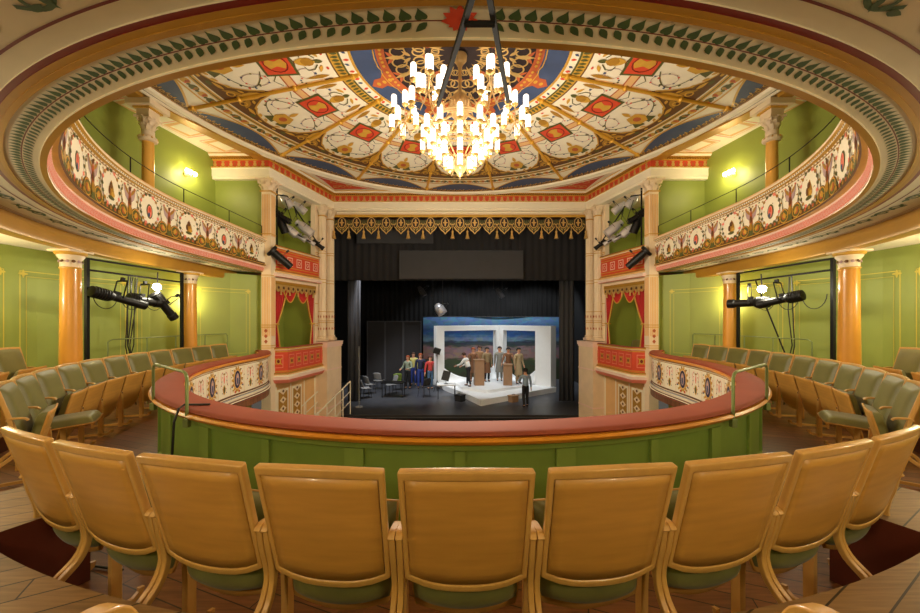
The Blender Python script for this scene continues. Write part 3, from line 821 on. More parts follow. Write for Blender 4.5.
for k in range(-n, n + 1):
    s = k * per
    for j in range(14):
        a = 2 * PI * j / 14; D.leaf(s + .13 * math.cos(a), -1.28 + .21 * math.sin(a), .085, .06, a, ('gold_paint', 'ochre')[j % 2], .003)
    D.ell(s, -1.28, .15, .235, 'gold_paint', .004, 20); D.ell(s, -1.28, .128, .21, 'peach', .006, 20); D.ell(s, -1.28, .11, .19, 'blue_dark', .008, 18); D.ell(s, -1.28, .06, .135, 'lilac', .011, 14); D.ell(s, -1.31, .028, .08, 'blue', .014, 10); D.ell(s, -1.22, .02, .03, 'peach', .015, 8)
    for g in (-1, 1):
        D.ring(s + g * .08, -1.53, .09, .07, .022, 'gold_paint', .006, n=12, a0=0, a1=PI); D.ell(s + g * .08, -1.54, .025, .03, 'red', .006, 8)
        D.strip([(s + g * .25, -1.02), (s + g * .24, -1.3), (s + g * .25, -1.58)], .012, 'peach', .003); D.ell(s + g * .19, -1.42, .03, .018, 'blue', .005, 6)
        for q in range(7): D.leaf(s + g * (.16 + .035 * (q % 3)), -1.07 - q * .075, .05, .022, q * 1.3, ('olive', 'pink', 'ochre')[q % 3], .004)
    c = s + per / 2
    if abs(c) > S0 - .1: continue
    D.ell(c, -1.42, .05, .10, 'gold_paint', .004, 12); D.ell(c, -1.42, .03, .07, 'olive', .007, 10); D.leaf(c, -1.3, .2, .05, PI / 2, 'pink', .004)
    for g in (-1, 1):
        D.strip([(c + g * .06, -1.05), (c + g * .13, -1.12), (c + g * .09, -1.24), (c + g * .14, -1.36)], .012, 'pink', .004)
        for q in range(6): D.ell(c + g * (.06 + .02 * (q % 4)), -1.08 - q * .08, .014, .014, ('olive', 'red', 'blue')[q % 3], .006, 5)
    D.ell(c, -1.1, .04, .02, 'ochre', .004, 8)
local(m, t).build('painted_panel', parent=t)
m = MB(); m.sweep([(-.16, -1.64), (-.27, -1.64), (-.29, -1.66), (-.29, -1.69), (-.26, -1.70), (-.26, -1.73), (-.31, -1.75), (-.31, -1.77), (-.16, -1.78)], pts, nr,
                 mats=['brown', 'grey', 'cream_pale', 'line', 'cream_pale', 'cream_pale', 'line', 'cream', 'cream'])
local(m, t).build('grey_moulding', parent=t)
m = MB(); m.sweep([(-.16, -1.78), (-.29, -1.78), (-.20, -1.90), (-.1, -1.90)], pts, nr, mats=['line', 'pink', 'pink', 'cream'])
local(m, t).build('pink_cove', parent=t)

# ================================================================ COLUMNS
def corinth(m, c, r, h, key='cream', n=8, abacus=None):
    x, y, z = c
    m.use(key); m.lathe([(r, 0), (r * 1.12, .01), (r * 1.0, .03), (r * 1.05, h * .5), (r * 1.5, h * .86)], c, 16)
    for row, (zz, hh, rr, nn) in enumerate(((.02, .42, 1.06, n), (.3, .42, 1.16, n))):
        for k in range(nn):
            a = 2 * PI * (k + .5 * row) / nn; ca, sa = math.cos(a), math.sin(a)
            P = []
            for u, (o, w) in ((0, (0, .30)), (.4, (.06, .36)), (.75, (.22, .34)), (1.0, (.5, .2)), (.86, (.56, .05))):
                for sgn in (-1, 1):
                    rad = r * (rr + o); P.append((x + rad * ca - sgn * w * r * sa, y + rad * sa + sgn * w * r * ca, z + h * (zz + hh * u)))
            m.add(P, [(2 * i, 2 * i + 1, 2 * i + 3, 2 * i + 2) for i in range(4)])
    for k in range(4):
        a = PI / 4 + PI / 2 * k; ca, sa = math.cos(a), math.sin(a)
        m.lathe([(r * .34, -r * .12), (r * .34, r * .12)], (x + r * 1.45 * ca, y + r * 1.45 * sa, z + h * .76), 10, axis=(-sa, ca, 0))
        m.tube([(x + r * .9 * ca, y + r * .9 * sa, z + h * .5), (x + r * 1.35 * ca, y + r * 1.35 * sa, z + h * .6), (x + r * 1.7 * ca, y + r * 1.7 * sa, z + h * .84)], r * .09, 5)
        b = a + PI / 4
        m.lathe([(0, -.02), (r * .22, 0), (0, .02)], (x + r * 1.45 * math.cos(b), y + r * 1.45 * math.sin(b), z + h * .93), 8, axis=(math.cos(b), math.sin(b), 0))
    w = abacus or r * 1.6
    m.prism([(x + px * w, y + py * w) for px, py in ((-1, -1), (-.5, -.86), (0, -.8), (.5, -.86), (1, -1), (.86, -.5), (.8, 0), (.86, .5), (1, 1), (.5, .86), (0, .8), (-.5, .86), (-1, 1), (-.86, .5), (-.8, 0), (-.86, -.5))], z + h * .86, z + h)

def tier_column(x, y, z0, z1, r, label, group):
    t = empty('column', (x, y, z0), label=label, cat='column', group=group); h = z1 - z0
    m = MB(); m.use('gold_dull'); m.box((0, 0, .05), (r * 2.9, r * 2.9, .1)); m.lathe([(r * 1.4, .1), (r * 1.45, .13), (r * 1.15, .17), (r * 1.25, .2), (r, .23)], n=20); m.build('base', parent=t, smooth=40)
    m = MB(); m.lathe([(r, .23), (r * 1.0, h * .4), (r * .9, h - .24)], n=28); m.build('shaft', 'orange_col', parent=t, smooth=60)
    m = MB(); m.use('gold_paint'); m.lathe([(r * .98, h - .27), (r * 1.02, h - .25), (r * .95, h - .24)], n=20)
    m.use('cream'); m.lathe([(r * .92, h - .24), (r * .95, h - .12), (r * 1.2, h - .07), (r * 1.22, h - .04)], n=20)
    for k in range(12):
        a = 2 * PI * k / 12; q = (r * 1.0 * math.cos(a), r * 1.0 * math.sin(a), h - .15)
        m.use('brown' if k % 2 else 'lilac'); m.lathe([(0, -.006), (.026, 0), (0, .012)], q, 8, axis=(math.cos(a), math.sin(a), .25))
    m.use('gold_paint'); m.lathe([(r * 1.2, h - .05), (r * 1.42, h - .03), (r * 1.42, h - .0)], n=20); m.use('cream'); m.box((0, 0, h + .015), (r * 2.7, r * 2.7, .03))
    m.build('capital', parent=t, smooth=30)

for g in (-1, 1):
    tier_column(g * 6.3, 5.7, FZ, 1.09, .135, 'orange marbled gallery column on the %s side, nearer the seats behind the lighting frame' % SIDE[g], None)
    tier_column(g * 6.3, 8.22, FZ, 1.09, .135, 'orange marbled gallery column on the %s side, nearer the stage beside the lighting frame' % SIDE[g], None)
    # upper gallery column with a corinthian capital and bracket block
    x, y = g * 6.45, 7.28
    t = empty('column', (x, y, 1.47), label='slim orange marbled upper gallery column on the %s, under the painted ceiling' % SIDE[g], cat='column'); h0 = 1.47
    m = MB(); m.use('gold_dull'); m.lathe([(.17, 0), (.17, .1), (.13, .16), (.11, .2)], n=20); m.build('base', parent=t, smooth=40)
    m = MB(); m.lathe([(.112, .2), (.10, 2.2)], n=28); m.build('shaft', 'orange_col_bright', parent=t, smooth=60)
    m = MB(); m.use('cream'); m.lathe([(.10, 2.2), (.15, 2.22), (.165, 2.25), (.15, 2.30), (.11, 2.33), (.11, 2.42)], n=20)
    for k in range(14): a = 2 * PI * k / 14; m.use('gold_paint' if k % 2 else 'cream'); m.lathe([(.0, -.04), (.022, 0), (0, .04)], (.15 * math.cos(a), .15 * math.sin(a), 2.27), 6)
    corinth(m, (0, 0, 2.42), .10, .28, 'cream'); m.build('capital', parent=t, smooth=30)
    m = MB(); m.use('cream'); m.box((0, 0, 2.78), (.26, .26, .16)); m.use('gold_paint'); m.box((0, 0, 2.86), (.34, .34, .04)); m.use('cream'); m.box((0, 0, 2.93), (.5, .5, .12)); m.build('bracket_block', parent=t)

# ---- cream pilasters where the tiers end, and the stage piers with paired columns
def fluted(m, c, r, z0, z1, n=14, key='cream'):
    prof = []
    m.use(key); N = n * 4; P = []
    for z in (z0, z1):
        for k in range(N):
            a = 2 * PI * k / N; rr = r * (1 if k % 4 in (0,) else (.93 if k % 4 in (1, 3) else .89)); P.append((c[0] + rr * math.cos(a), c[1] + rr * math.sin(a), z))
    m.add(P, [(k, (k + 1) % N, N + (k + 1) % N, N + k) for k in range(N)])

for g in (-1, 1):
    x, y = g * 5.40, 9.93
    t = empty('pilaster', (x, y, -4.6), label='tall square cream pilaster with gilt capital at the end of the %s balconies' % SIDE[g], cat='pilaster')
    Z = 4.6
    m = MB(); m.use('cream'); m.box((0, 0, (Z + 3.62) / 2), (.26, .26, Z + 3.62))
    for j in range(5):
        for zz0, zz1 in ((-.45, 1.2), (2.35, 3.5), (-.45, -.44)):
            if zz1 - zz0 > .1: m.use('peach'); m.box((-.09 + .045 * j, -.134, Z + (zz0 + zz1) / 2), (.022, .012, zz1 - zz0)); m.box((-g * .134, -.09 + .045 * j, Z + (zz0 + zz1) / 2), (.012, .02, zz1 - zz0))
    for zz in (-.78, -.72, -.2, -.14, 2.4, 1.25): m.use('gold_paint'); m.box((0, 0, Z + zz), (.285, .285, .02))
    m.use('terracotta')
    for a in (-.6, -.45, -.3): m.plate([(-.05, -.135, Z + a), (0, -.135, Z + a + .06), (.05, -.135, Z + a), (0, -.135, Z + a - .06)], (0, -.006, 0))
    m.build('shaft', parent=t)
    m = MB(); corinth(m, (0, 0, Z + 3.60), .16, .32, 'cream', 8, abacus=.25); m.use('gold_paint'); m.box((0, 0, Z + 3.59), (.34, .3, .03)); m.build('capital', parent=t, smooth=30)

# ================================================================ SIDE BOXES
TV = Vector((.2348, .9720)); NV = Vector((.9720, -.2348))
def boxfn(g):
    A = Vector((-5.43, 9.9))
    def f(s, d, z=0):
        p = A + TV * s + NV * d
        return (-g * p.x if g > 0 else p.x, p.y, z)
    return f
def qbox(m, f, s0, s1, d0, d1, z0, z1):
    P = [f(s, d, z) for s in (s0, s1) for d in (d0, d1) for z in (z0, z1)]
    m.add(P, [(0, 1, 3, 2), (4, 6, 7, 5), (0, 4, 5, 1), (2, 3, 7, 6), (0, 2, 6, 4), (1, 5, 7, 3)])

for g in (-1, 1):
    f = boxfn(g); sd = SIDE[g]
    # walls around the openings
    m = MB(); m.use('cream')
    qbox(m, f, .1, .30, -.16, 0, -4.6, 3.95); qbox(m, f, 2.12, 3.0, -.16, 0, -4.6, 3.95)
    qbox(m, f, .3, 2.12, -.16, 0, 1.12, 1.5); qbox(m, f, .3, 2.12, -.16, 0, -1.6, -1.0)
    m.use('peach'); qbox(m, f, .3, 2.12, -.16, 0, -4.6, -1.6)
    m.use('gold_paint')
    for zz in (-.14, -.2, .55, 1.3, 2.3, 2.24): qbox(m, f, 2.13, 2.98, 0, .012, zz, zz + .02)
    struct(m.build('wall_box_' + sd))
    m = MB(); m.use('green_wall')
    for z0, z1 in ((-1.5, 1.2), (1.35, 3.98)):
        qbox(m, f, .1, 2.4, -1.5, -1.4, z0, z1); qbox(m, f, .02, .1, -1.4, -.16, z0, z1); qbox(m, f, 2.32, 2.4, -1.4, -.16, z0, z1)
        m.use('carpet'); qbox(m, f, .1, 2.32, -1.4, -.0, z0 - .08, z0); m.use('cream'); qbox(m, f, .1, 2.32, -1.4, -.16, z1 - .04, z1 + .02); m.use('green_wall')
    struct(m.build('wall_box_inner_' + sd))
    # ornaments of the parterre wall
    m = MB()
    D = Deco(m, lambda s, v, h: f(s, .004 + h, v))
    for s0, s1 in ((.38, .85), (1.0, 1.45)):
        D.rect(s0, s1, -4.4, -2.05, 'cream_pale', .002); D.rect(s0 + .05, s1 - .05, -4.35, -2.12, 'ochre', .006)
        for j in range(9):
            z = -4.2 + j * .26; c = (s0 + s1) / 2
            D.poly([(c - .14, z), (c, z + .11), (c + .14, z), (c, z - .11)], 'cream', .010); D.ell(c, z, .04, .04, 'brown', .014, 8)
    for s0 in (.3, .9, 1.52, 2.05): D.rect(s0, s0 + .05, -4.5, -1.95, 'cream_pale', .02)
    struct(m.build('trim_box_wall'))
    m = MB(); m.use('grey'); qbox(m, f, 2.30, 2.62, 0.02, .05, -2.95, -2.4)
    for j in range(9): m.use('brown'); qbox(m, f, 2.33, 2.59, .05, .056, -2.91 + j * .055, -2.885 + j * .055)
    o = m.build('wall_vent'); tag(o, 'grey slatted vent low on the %s stage pier' % sd, 'vent')
    # parapets
    for lev, (zt, zb, zl) in (('lower', (-.78, -1.5, -1.83)), ('upper', (2.16, 1.45, 1.22))):
        foot = [(.08, .0), (.34, .40), (2.42, .22), (2.56, .0)] if lev == 'lower' else [(.12, .0), (.2, .10), (2.2, .10), (2.3, .0)]
        P = [f(s, d)[:2] for s, d in foot]
        nr2 = mitre(P, 1 if g > 0 else -1)
        root = empty('box_parapet', (*P[0], zl), label='%s %s box parapet with red and gold squares' % (lev, sd) if lev == 'upper' else 'projecting red and gold parapet of the lower %s box beside the stage' % sd, cat='parapet')
        m = MB(); m.use('red'); m.sweep([(-.08, zb), (0, zb), (0, zt - .09), (-.08, zt - .09)], P, nr2)
        for k in range(3):
            a, b = Vector(P[k]), Vector(P[k + 1]); L = (b - a).length; tt = (b - a) / L; nn = Vector(nr2[k]); nn = Vector((tt.y, -tt.x)); nn = nn if nn.dot(Vector(nr2[k])) > 0 else -nn
            def fn(s, v, h): p = a + tt * s + nn * (.002 + h); return (p.x, p.y, v)
            D = Deco(m, fn); w = .34; c = max(1, int(L / w)); H_ = zt - .09 - zb; mid = (zt - .09 + zb) / 2
            if L < .3: continue
            D.rect(0, L, zb + .02, zb + .045, 'gold_paint'); D.rect(0, L, zt - .14, zt - .115, 'gold_paint')
            if lev == 'lower':
                for i in range(c):
                    s = (i + .5) * L / c
                    D.rect(s - .125, s + .125, mid - .19, mid + .19, 'pink', .004); D.rect(s - .105, s + .105, mid - .165, mid + .165, 'red', .007)
                    D.ell(s, mid, .07, .09, 'gold_paint', .010, 10); D.ell(s, mid, .04, .05, 'red_dark', .013, 8)
                    for e in range(4): D.leaf(s, mid, .15, .04, PI / 4 + e * PI / 2, 'gold_paint', .012)
            else:
                for i in range(c):
                    s = (i + .5) * L / c
                    D.rect(s - .115, s + .115, mid - .13, mid + .13, 'pink_pale', .004); D.rect(s - .09, s + .09, mid - .105, mid + .105, 'red', .007); D.ring(s, mid, .055, .065, .02, 'pink_pale', .010, n=10)
                D.rect(0, L, mid - .20, mid - .18, 'gold_paint'); D.rect(0, L, mid + .18, mid + .2, 'gold_paint')
        local(m, root).build('red_panel', parent=root)
        m = MB(); m.sweep([(-.1, zt - .09), (.03, zt - .09), (.05, zt - .06), (.05, zt - .03), (.02, zt), (-.1, zt)], P, nr2, mats=['gold_paint', 'cream', 'gold_paint', 'velvet', 'velvet', 'velvet']); local(m, root).build('handrail', parent=root)
        m = MB(); m.sweep([(-.1, zb), (.03, zb), (.06, zb - .04), (.03, zb - .08), (.10, zb - .12), (.10, zb - .2), (.02, zl + .02), (-.1, zl)], P, nr2, mats=['gold_paint', 'ochre', 'peach', 'cream_pale', 'pink_pale', 'pink', 'cream', 'cream'])
        local(m, root).build('ledge', parent=root)
    # red curtains of the lower box with gilt valance
    for (sa, sb, st, nm) in ((.32, .80, .38, 'nearer the seats'), (2.10, 1.70, 2.04, 'nearer the stage')):
        m = MB()
        def cf(u, v):
            z = 1.10 - v * 1.9; tie = -.12
            k = (1.10 - z) / (1.10 - tie)
            if z > tie: w = (1 - k) ** .8 * 1.0 + .16
            else: w = .16 + (tie - z) * .35
            w = min(1, w); s = sa + (sb - sa) * u * w + (st - sa) * (1 - w) * .6
            return f(s, -.05 + .035 * math.sin(u * 26) * (.4 + w), z)
        m.grid(cf, 40, 24)
        c = f(sa, -.05, 1.1)
        root = empty('box_curtain', f((sa + sb) / 2, -.05, -.8), label='red tied-back curtain in the lower %s box, the one %s' % (sd, nm), cat='curtain')
        local(m, root).build('cloth', 'velvet_deep', parent=root, smooth=80)
        m = MB()
        m.tube([cf(1, j / 20) for j in range(21)], .022, 6); q = cf(.5, .645); m.lathe([(.02, -.02), (.09, -.02), (.1, .02), (.02, .03)], q, 10)
        local(m, root).build('gold_trimming', 'gold_paint', parent=root)
    root = empty('box_valance', f(1.2, 0, 1.14), label='small gilt scalloped valance with red swags over the %s lower box' % sd, cat='valance')
    m = MB(); m.use('ochre'); qbox(m, f, .28, 2.12, -.02, .05, 1.02, 1.14); m.use('gold')
    for i in range(9):
        s = .28 + (i + .5) * 1.84 / 9
        P = [f(s + .1 * math.cos(a), .03, .98 + .15 * math.sin(a)) for a in [PI + PI * k / 8 for k in range(9)]] + [f(s + .1, .03, 1.04), f(s - .1, .03, 1.04)]
        a0 = Vector(f(0, .04, 0)) - Vector(f(0, 0, 0)); m.use('gold'); m.plate(P, a0 * .6)
        m.use('brown'); m.lathe([(0, -.01), (.045, 0), (0, .01)], f(s, .06, .95), 8, axis=tuple(Vector(f(0, 1, 0)) - Vector(f(0, 0, 0))))
    local(m, root).build('pelmet', parent=root)
    for i in range(5):
        s = .28 + (i * 2 + 1) * 1.84 / 10; q = f(s, .07, .84); m = MB(); m.lathe([(.0, .08), (.02, .06), (.028, .03), (.018, .0), (.032, -.1), (0, -.1)], (0, 0, 0), 8)
        o = m.build('tassel', 'gold', parent=root); o.location = Vector(q) - root.location
    m = MB()
    for s0, s1 in ((.62, 1.2), (1.2, 1.8)):
        def sf(u, v):
            s = s0 + (s1 - s0) * u; dz = math.sin(PI * u); return f(s, -.03 + .05 * dz * math.sin(v * 9) * .5 + .03, 1.0 - v * (.10 + .36 * dz))
        m.use('velvet_deep'); m.grid(sf, 14, 8); m.use('gold_paint'); m.tube([Vector(sf(u / 14, 1)) for u in range(15)], .02, 6)
    local(m, root).build('swag', parent=root, smooth=70)
    # stage pier columns
    for s, nm in ((2.36, 'outer'), (2.84, 'inner')):
        x, y, _ = f(s, .12)
        t = empty('column', (x, y, -.72), label='cream fluted stage column with leafy capital, %s one of the %s pair' % (nm, sd), cat='column', group=None)
        m = MB(); m.use('marble'); m.box((0, 0, .04), (.34, .34, .08)); m.lathe([(.17, .08), (.18, .11), (.15, .14), (.155, .17), (.135, .19)], n=20)
        m.build('base', parent=t)
        m = MB(); fluted(m, (0, 0), .128, .19, 4.30); m.use('gold_paint')
        for zz in (.62, .68, 1.0, 2.0, 2.1, 3.0, 3.08): m.lathe([(.129, zz), (.137, zz + .01), (.129, zz + .02)], n=20)
        for j in range(8): a = 2 * PI * j / 8; m.use('terracotta'); m.lathe([(0, -.07), (.02, 0), (0, .07)], (.13 * math.cos(a), .13 * math.sin(a), .84), 6); m.lathe([(0, -.06), (.02, 0), (0, .06)], (.13 * math.cos(a), .13 * math.sin(a), .42), 6)
        m.build('shaft', parent=t, smooth=25)
        m = MB(); m.use('gold_paint'); m.lathe([(.13, 4.28), (.145, 4.30), (.13, 4.32)], n=20); corinth(m, (0, 0, 4.32), .13, .33, 'cream', 8); m.build('capital', parent=t, smooth=30)
    x, y, _ = f(2.62, .16)
    root = empty('pedestal', (x, y, -4.6), rz=g * -.237 * -1 if g > 0 else -.237, label='pale marble pedestal under the paired %s stage columns' % sd, cat='pedestal')
    m = MB(); m.use('marble'); m.box((0, 0, 1.85), (.52, .86, 3.7)); m.build('block', parent=root)
    m = MB(); m.use('pink_pale'); m.box((0, 0, 3.78), (.60, .94, .10)); m.box((0, 0, 3.70), (.56, .9, .06)); m.box((0, 0, 3.84), (.62, .96, .03)); m.build('cap', parent=root)
    m = MB(); m.use('marble'); m.box((0, 0, .2), (.6, .94, .4)); m.use('pink_pale'); m.box((0, 0, 1.6), (.54, .88, .05)); m.box((0, 0, 2.9), (.54, .88, .04)); m.build('plinth', parent=root)

# thin rails above the parapets
for g in (-1, 1):
    S = [g * (UP.q * .50 + i * (UP.smax - UP.q * .5 - .1) / 30) for i in range(31)]
    P = [(*UP.at(s, .02), 2.62) for s in S]
    root = empty('safety_rail', (*P[0][:2], 2.31), label='thin dark safety rail on top of the upper gallery front, %s side' % SIDE[g], cat='rail')
    m = MB(); m.tube(P, .007, 6); local(m, root).build('bar', 'black', parent=root)
    for i in range(0, 31, 6):
        m = MB(); m.tube([P[i], (*P[i][:2], 2.29)], .009, 6); local(m, root).build('post', 'black', parent=root)
    # green loops on the lower rail
    s0 = g * LOW.R * math.atan2(2.56, 7.68 - 3.27); s1 = g * LOW.R * math.atan2(3.41, 7.68 - 3.92)
    a, b = LOW.at(s0, .03), LOW.at(s1, .03)
    root = empty('grab_rail', (*a, -.92), label='green tubular grab rail clipped over the red balcony rail on the %s' % SIDE[g], cat='rail')
    zt = -.49
    m = MB(); pa = []
    A, B = Vector((*a, 0)), Vector((*b, 0))
    for q, zz in ((0, -1.0), (0, zt - .05), (.03, zt - .015), (.08, zt), (.92, zt), (.97, zt - .015), (1, zt - .05), (1, -1.0)): p = A.lerp(B, q); pa.append((p.x, p.y, zz))
    m.tube(pa, .014, 8); local(m, root).build('tube', 'metal_green', parent=root, smooth=60)
    for p in (A, B): m = MB(); m.box((p.x, p.y, -.96), (.05, .05, .08)); local(m, root).build('clip', 'metal_green', parent=root, bevel=.005)
    # low rail behind the far seats
    root = empty('aisle_rail', (g * 6.35, 6.6, FZ), label='thin green rail behind the last seats on the %s, near the lighting frame' % SIDE[g], cat='rail')
    m = MB(); zt = -.36
    pp = [(g * 6.42, 6.42, FZ), (g * 6.42, 6.42, zt - .04), (g * 6.42, 6.5, zt), (g * 6.38, 7.9, zt), (g * 6.28, 8.9, zt), (g * 6.15, 9.25, zt), (g * 6.15, 9.3, zt - .04), (g * 6.15, 9.3, FZ)]
    m.tube(pp, .012, 6); local(m, root).build('bar', 'metal_green', parent=root)
    for y, x in ((7.2, 6.40), (7.9, 6.38), (8.7, 6.3)): m = MB(); m.tube([(g * x, y, FZ), (g * x, y, zt)], .011, 6); local(m, root).build('post', 'metal_green', parent=root)
# ================================================================ STAGE
SZ = -3.45
def Wp(px, py, d):  # bearing read off the photograph, at its own distance d
    return Vector(((px - 460) / 352 * d, d, (320 - py) / 352 * d))
m = MB(); m.use('stage_floor'); m.box((0, 17.6, SZ - .06), (13, 9.6, .12)); struct(m.build('floor_stage'))
m = MB(); m.use('black_soft'); m.box((0, 12.86, (SZ - 4.6) / 2 - .06), (9.2, .1, 4.6 + SZ + .1)); m.use('grey_dark'); m.box((0, 12.79, SZ - .03), (9.0, .06, .05)); struct(m.build('wall_stage_front'))
for nm, c, d in (('left', (-6.5, 17.6, .8), (.1, 9.6, 9)), ('right', (6.5, 17.6, .8), (.1, 9.6, 9)), ('stage_back', (0, 22.4, .8), (13.1, .1, 9))):
    m = MB(); m.box(c, d); struct(m.build('wall_stage_' + nm if nm != 'stage_back' else 'wall_stage_back', 'black_soft'))
m = MB(); m.box((0, 17.6, 5.3), (13.1, 9.6, .1)); struct(m.build('ceiling_stage', 'black_soft'))
for g in (-1, 1):
    m = MB(); m.box((g * 5.6, 13.0, .3), (1.9, .14, 8.6)); struct(m.build('wall_proscenium_' + SIDE[g], 'black_soft'))

def drape(name, x0, x1, y, z0, z1, key, label, folds=.04, pitch=.16, cat='curtain', group=None):
    w = x1 - x0; n = max(8, int(w / pitch) * 6)
    root = MB(); root.grid(lambda u, v: (-w / 2 + w * u, folds * math.sin(u * w / pitch * 2 * PI) , (z1 - z0) * v), n, 2)
    o = root.build(name, key, smooth=80); o.location = ((x0 + x1) / 2, y, z0)
    s = o.modifiers.new('s', 'SOLIDIFY'); s.thickness = .01
    return tag(o, label, cat, group)
drape('stage_border', -5.4, 5.4, 14.6, 1.64, 5.24, 'grey_dark', 'wide charcoal cloth border across the top of the stage', .03, .3)
drape('stage_curtain', -4.75, -4.2, 14.9, SZ + .02, 1.8, 'grey_drape', 'grey hanging side drape at the left edge of the stage', .04, .2)
drape('stage_curtain', 4.2, 4.85, 14.9, SZ + .02, 1.8, 'grey_drape', 'grey hanging side drape at the right edge of the stage', .04, .2)
drape('stage_curtain', -6.3, 6.3, 21.9, SZ + .02, 5.24, 'black_soft', 'black backcloth behind the whole stage', .05, .3)
def flatpanel(name, x0, x1, y, z0, z1, key, label, cat, t=.04, rails=None):
    root = empty(name, ((x0 + x1) / 2, y, z0), label=label, cat=cat); w, h = x1 - x0, z1 - z0
    m = MB(); m.box((0, 0, h / 2), (w, t, h)); m.build('face', key, parent=root)
    for sx in (-1, 1): m = MB(); m.box((sx * w / 2, -.01, h / 2), (.05, t + .03, h)); m.build('frame', rails or key, parent=root)
    for z in (0.025, h - .025): m = MB(); m.box((0, -.01, z), (w - .06, t + .03, .05)); m.build('frame', rails or key, parent=root)
    if name == 'hanging_screen':
        for sx in (-.4, .4): m = MB(); m.tube([(sx * w, .0, h), (sx * w, .0, 5.25 - z0)], .008, 5); m.build('suspension_wire', 'black', parent=root)
    return root
flatpanel('hanging_screen', -2.42, 2.52, 14.2, 1.66, 2.80, 'grey_drape', 'long grey panel hanging under the stage border', 'screen')
flatpanel('hanging_screen', -4.1, -1.1, 14.1, 3.06, 3.72, 'grey_drape', 'narrow grey strip panel behind the gilt valance at upper left of the stage', 'screen')
for i, (x0, x1) in enumerate(((-5.1, -4.15), (-4.1, -3.15), (-3.1, -2.15))):
    flatpanel('stage_flat', x0, x1, 19.4, SZ, -.05, 'grey_dark', 'dark scenery flat at the back left of the stage, %s of three' % ('leftmost', 'middle', 'rightmost')[i], 'scenery flat', rails='grey_drape')
root = empty('backcloth', (2.1, 20.6, SZ), label='blue painted backcloth with a city skyline behind the white set', cat='backdrop')
m = MB(); m.grid(lambda u, v: (-4.25 + 8.5 * u, -.06 * math.sin(u * 9), 3.62 * v), 40, 4); m.build('cloth', 'backdrop', parent=root)
m = MB(); m.tube([(-4.3, 0, 3.64), (4.3, 0, 3.64)], .03, 8); m.build('batten', 'black', parent=root)
o = MB().tube([(0, 0, 0), (0, 0, 2.4)], .02, 8).lathe([(.15, 0), (.15, .03), (.03, .05)], n=12).build('stage_pole', 'grey'); o.location = (-4.0, 13.95, SZ); tag(o, 'thin pale upright pole at the left edge of the stage', 'pole')

# gilt valance across the opening
t = empty('stage_valance', (0, 12.62, 3.74), label='gilt scalloped valance with tassels across the top of the stage opening', cat='valance')
W0 = 8.98; nS = 17; w = W0 / nS
m = MB(); m.use('gold_paint'); m.box((0, 0, -.03), (W0, .06, .06)); m.use('brown'); m.box((0, 0, -.11), (W0, .04, .12)); m.build('pelmet_board', parent=t)
drops = [0, 1, 2, 3, 5, 6, 8, 9, 11, 12, 14, 15, 16, 17]
for k in range(nS):
    cx = -W0 / 2 + (k + .5) * w
    m = MB(); m.use('olive')
    out = [(-.5, -.05), (.5, -.05), (.5, -.3), (.42, -.42), (.28, -.52), (.12, -.58), (0, -.66), (-.12, -.58), (-.28, -.52), (-.42, -.42), (-.5, -.3)]
    m.plate([(x * w * .98, -.02, z) for x, z in out], (0, .03, 0))
    D = Deco(m, lambda s, v, h: (s, -.022 - h, v))
    D.strip([(x * w * .94, z) for x, z in out[2:]], .035, 'gold', .004)
    D.strip([(x * w * .78, z * .86) for x, z in out[2:]], .022, 'gold', .004)
    D.ell(0, -.26, .12, .17, 'night', .004, 16); D.ring(0, -.26, .15, .2, .03, 'gold', .007)
    D.ell(0, -.26, .035, .14, 'gold', .010, 10); D.ell(0, -.26, .09, .03, 'gold', .011, 10); D.leaf(0, -.5, .12, .06, -PI / 2, 'night', .008)
    for g in (-1, 1): D.ring(g * .19, -.2, .05, .07, .02, 'night', .006, n=10); D.ell(g * .2, -.37, .035, .04, 'night', .006, 8); D.ell(g * .1, -.44, .02, .04, 'brown', .009, 8); D.ell(g * .13, -.11, .05, .025, 'night', .009, 8)
    m.build('scallop', parent=t, loc=(cx, 0, 0))
for k in range(nS + 1):
    if k not in drops: continue
    m = MB(); m.tube([(0, 0, .30), (0, 0, .12)], .010, 6); m.lathe([(0, .14), (.03, .12), (.045, .08), (.03, .04), (.035, .02), (.075, -.16), (.0, -.16)], n=10)
    o = m.build('tassel', 'gold', parent=t, smooth=40); o.location = (-W0 / 2 + k * w, -.07, -.68)

# ---- white set
root = empty('white_platform', (1.6, 16.5, SZ), label='low white angular platform on which the actors stand', cat='platform')
m = MB(); m.use('white'); m.prism([(p[0] - 1.6, p[1] - 16.5) for p in ((.83, 14.1), (4.6, 16.85), (2.2, 19.9), (-1.5, 19.0), (-.6, 16.9), (.2, 15.5))], .0, .24); m.build('base', parent=root)
m = MB(); m.use('white'); m.prism([(p[0] - 1.6, p[1] - 16.5) for p in ((1.2, 15.4), (3.3, 16.9), (2.2, 18.9), (-.4, 18.2), (.1, 16.2))], .24, .36); m.build('upper_step', parent=root)
root = empty('white_window_set', (1.9, 18.6, SZ + .24), label='white scenery of two large empty window frames meeting at a corner', cat='scenery')
Pa, Pb, Pc = Vector((-1.15, 17.55)), Vector((2.15, 19.25)), Vector((4.42, 17.05)); off = Vector((1.9, 18.6))
def seg(nm, P, Q, s0, s1, z0, z1, t=.32):
    d = (Q - P).normalized(); a = P + d * s0 - off; b = P + d * s1 - off; c = (a + b) / 2
    m = MB(); m.box((c.x, c.y, (z0 + z1) / 2), ((b - a).length, t, z1 - z0), rz=math.atan2(d.y, d.x)); m.build(nm, 'white', parent=root, bevel=.01)
L1 = (Pb - Pa).length; L2 = (Pc - Pb).length; ZT = 2.92
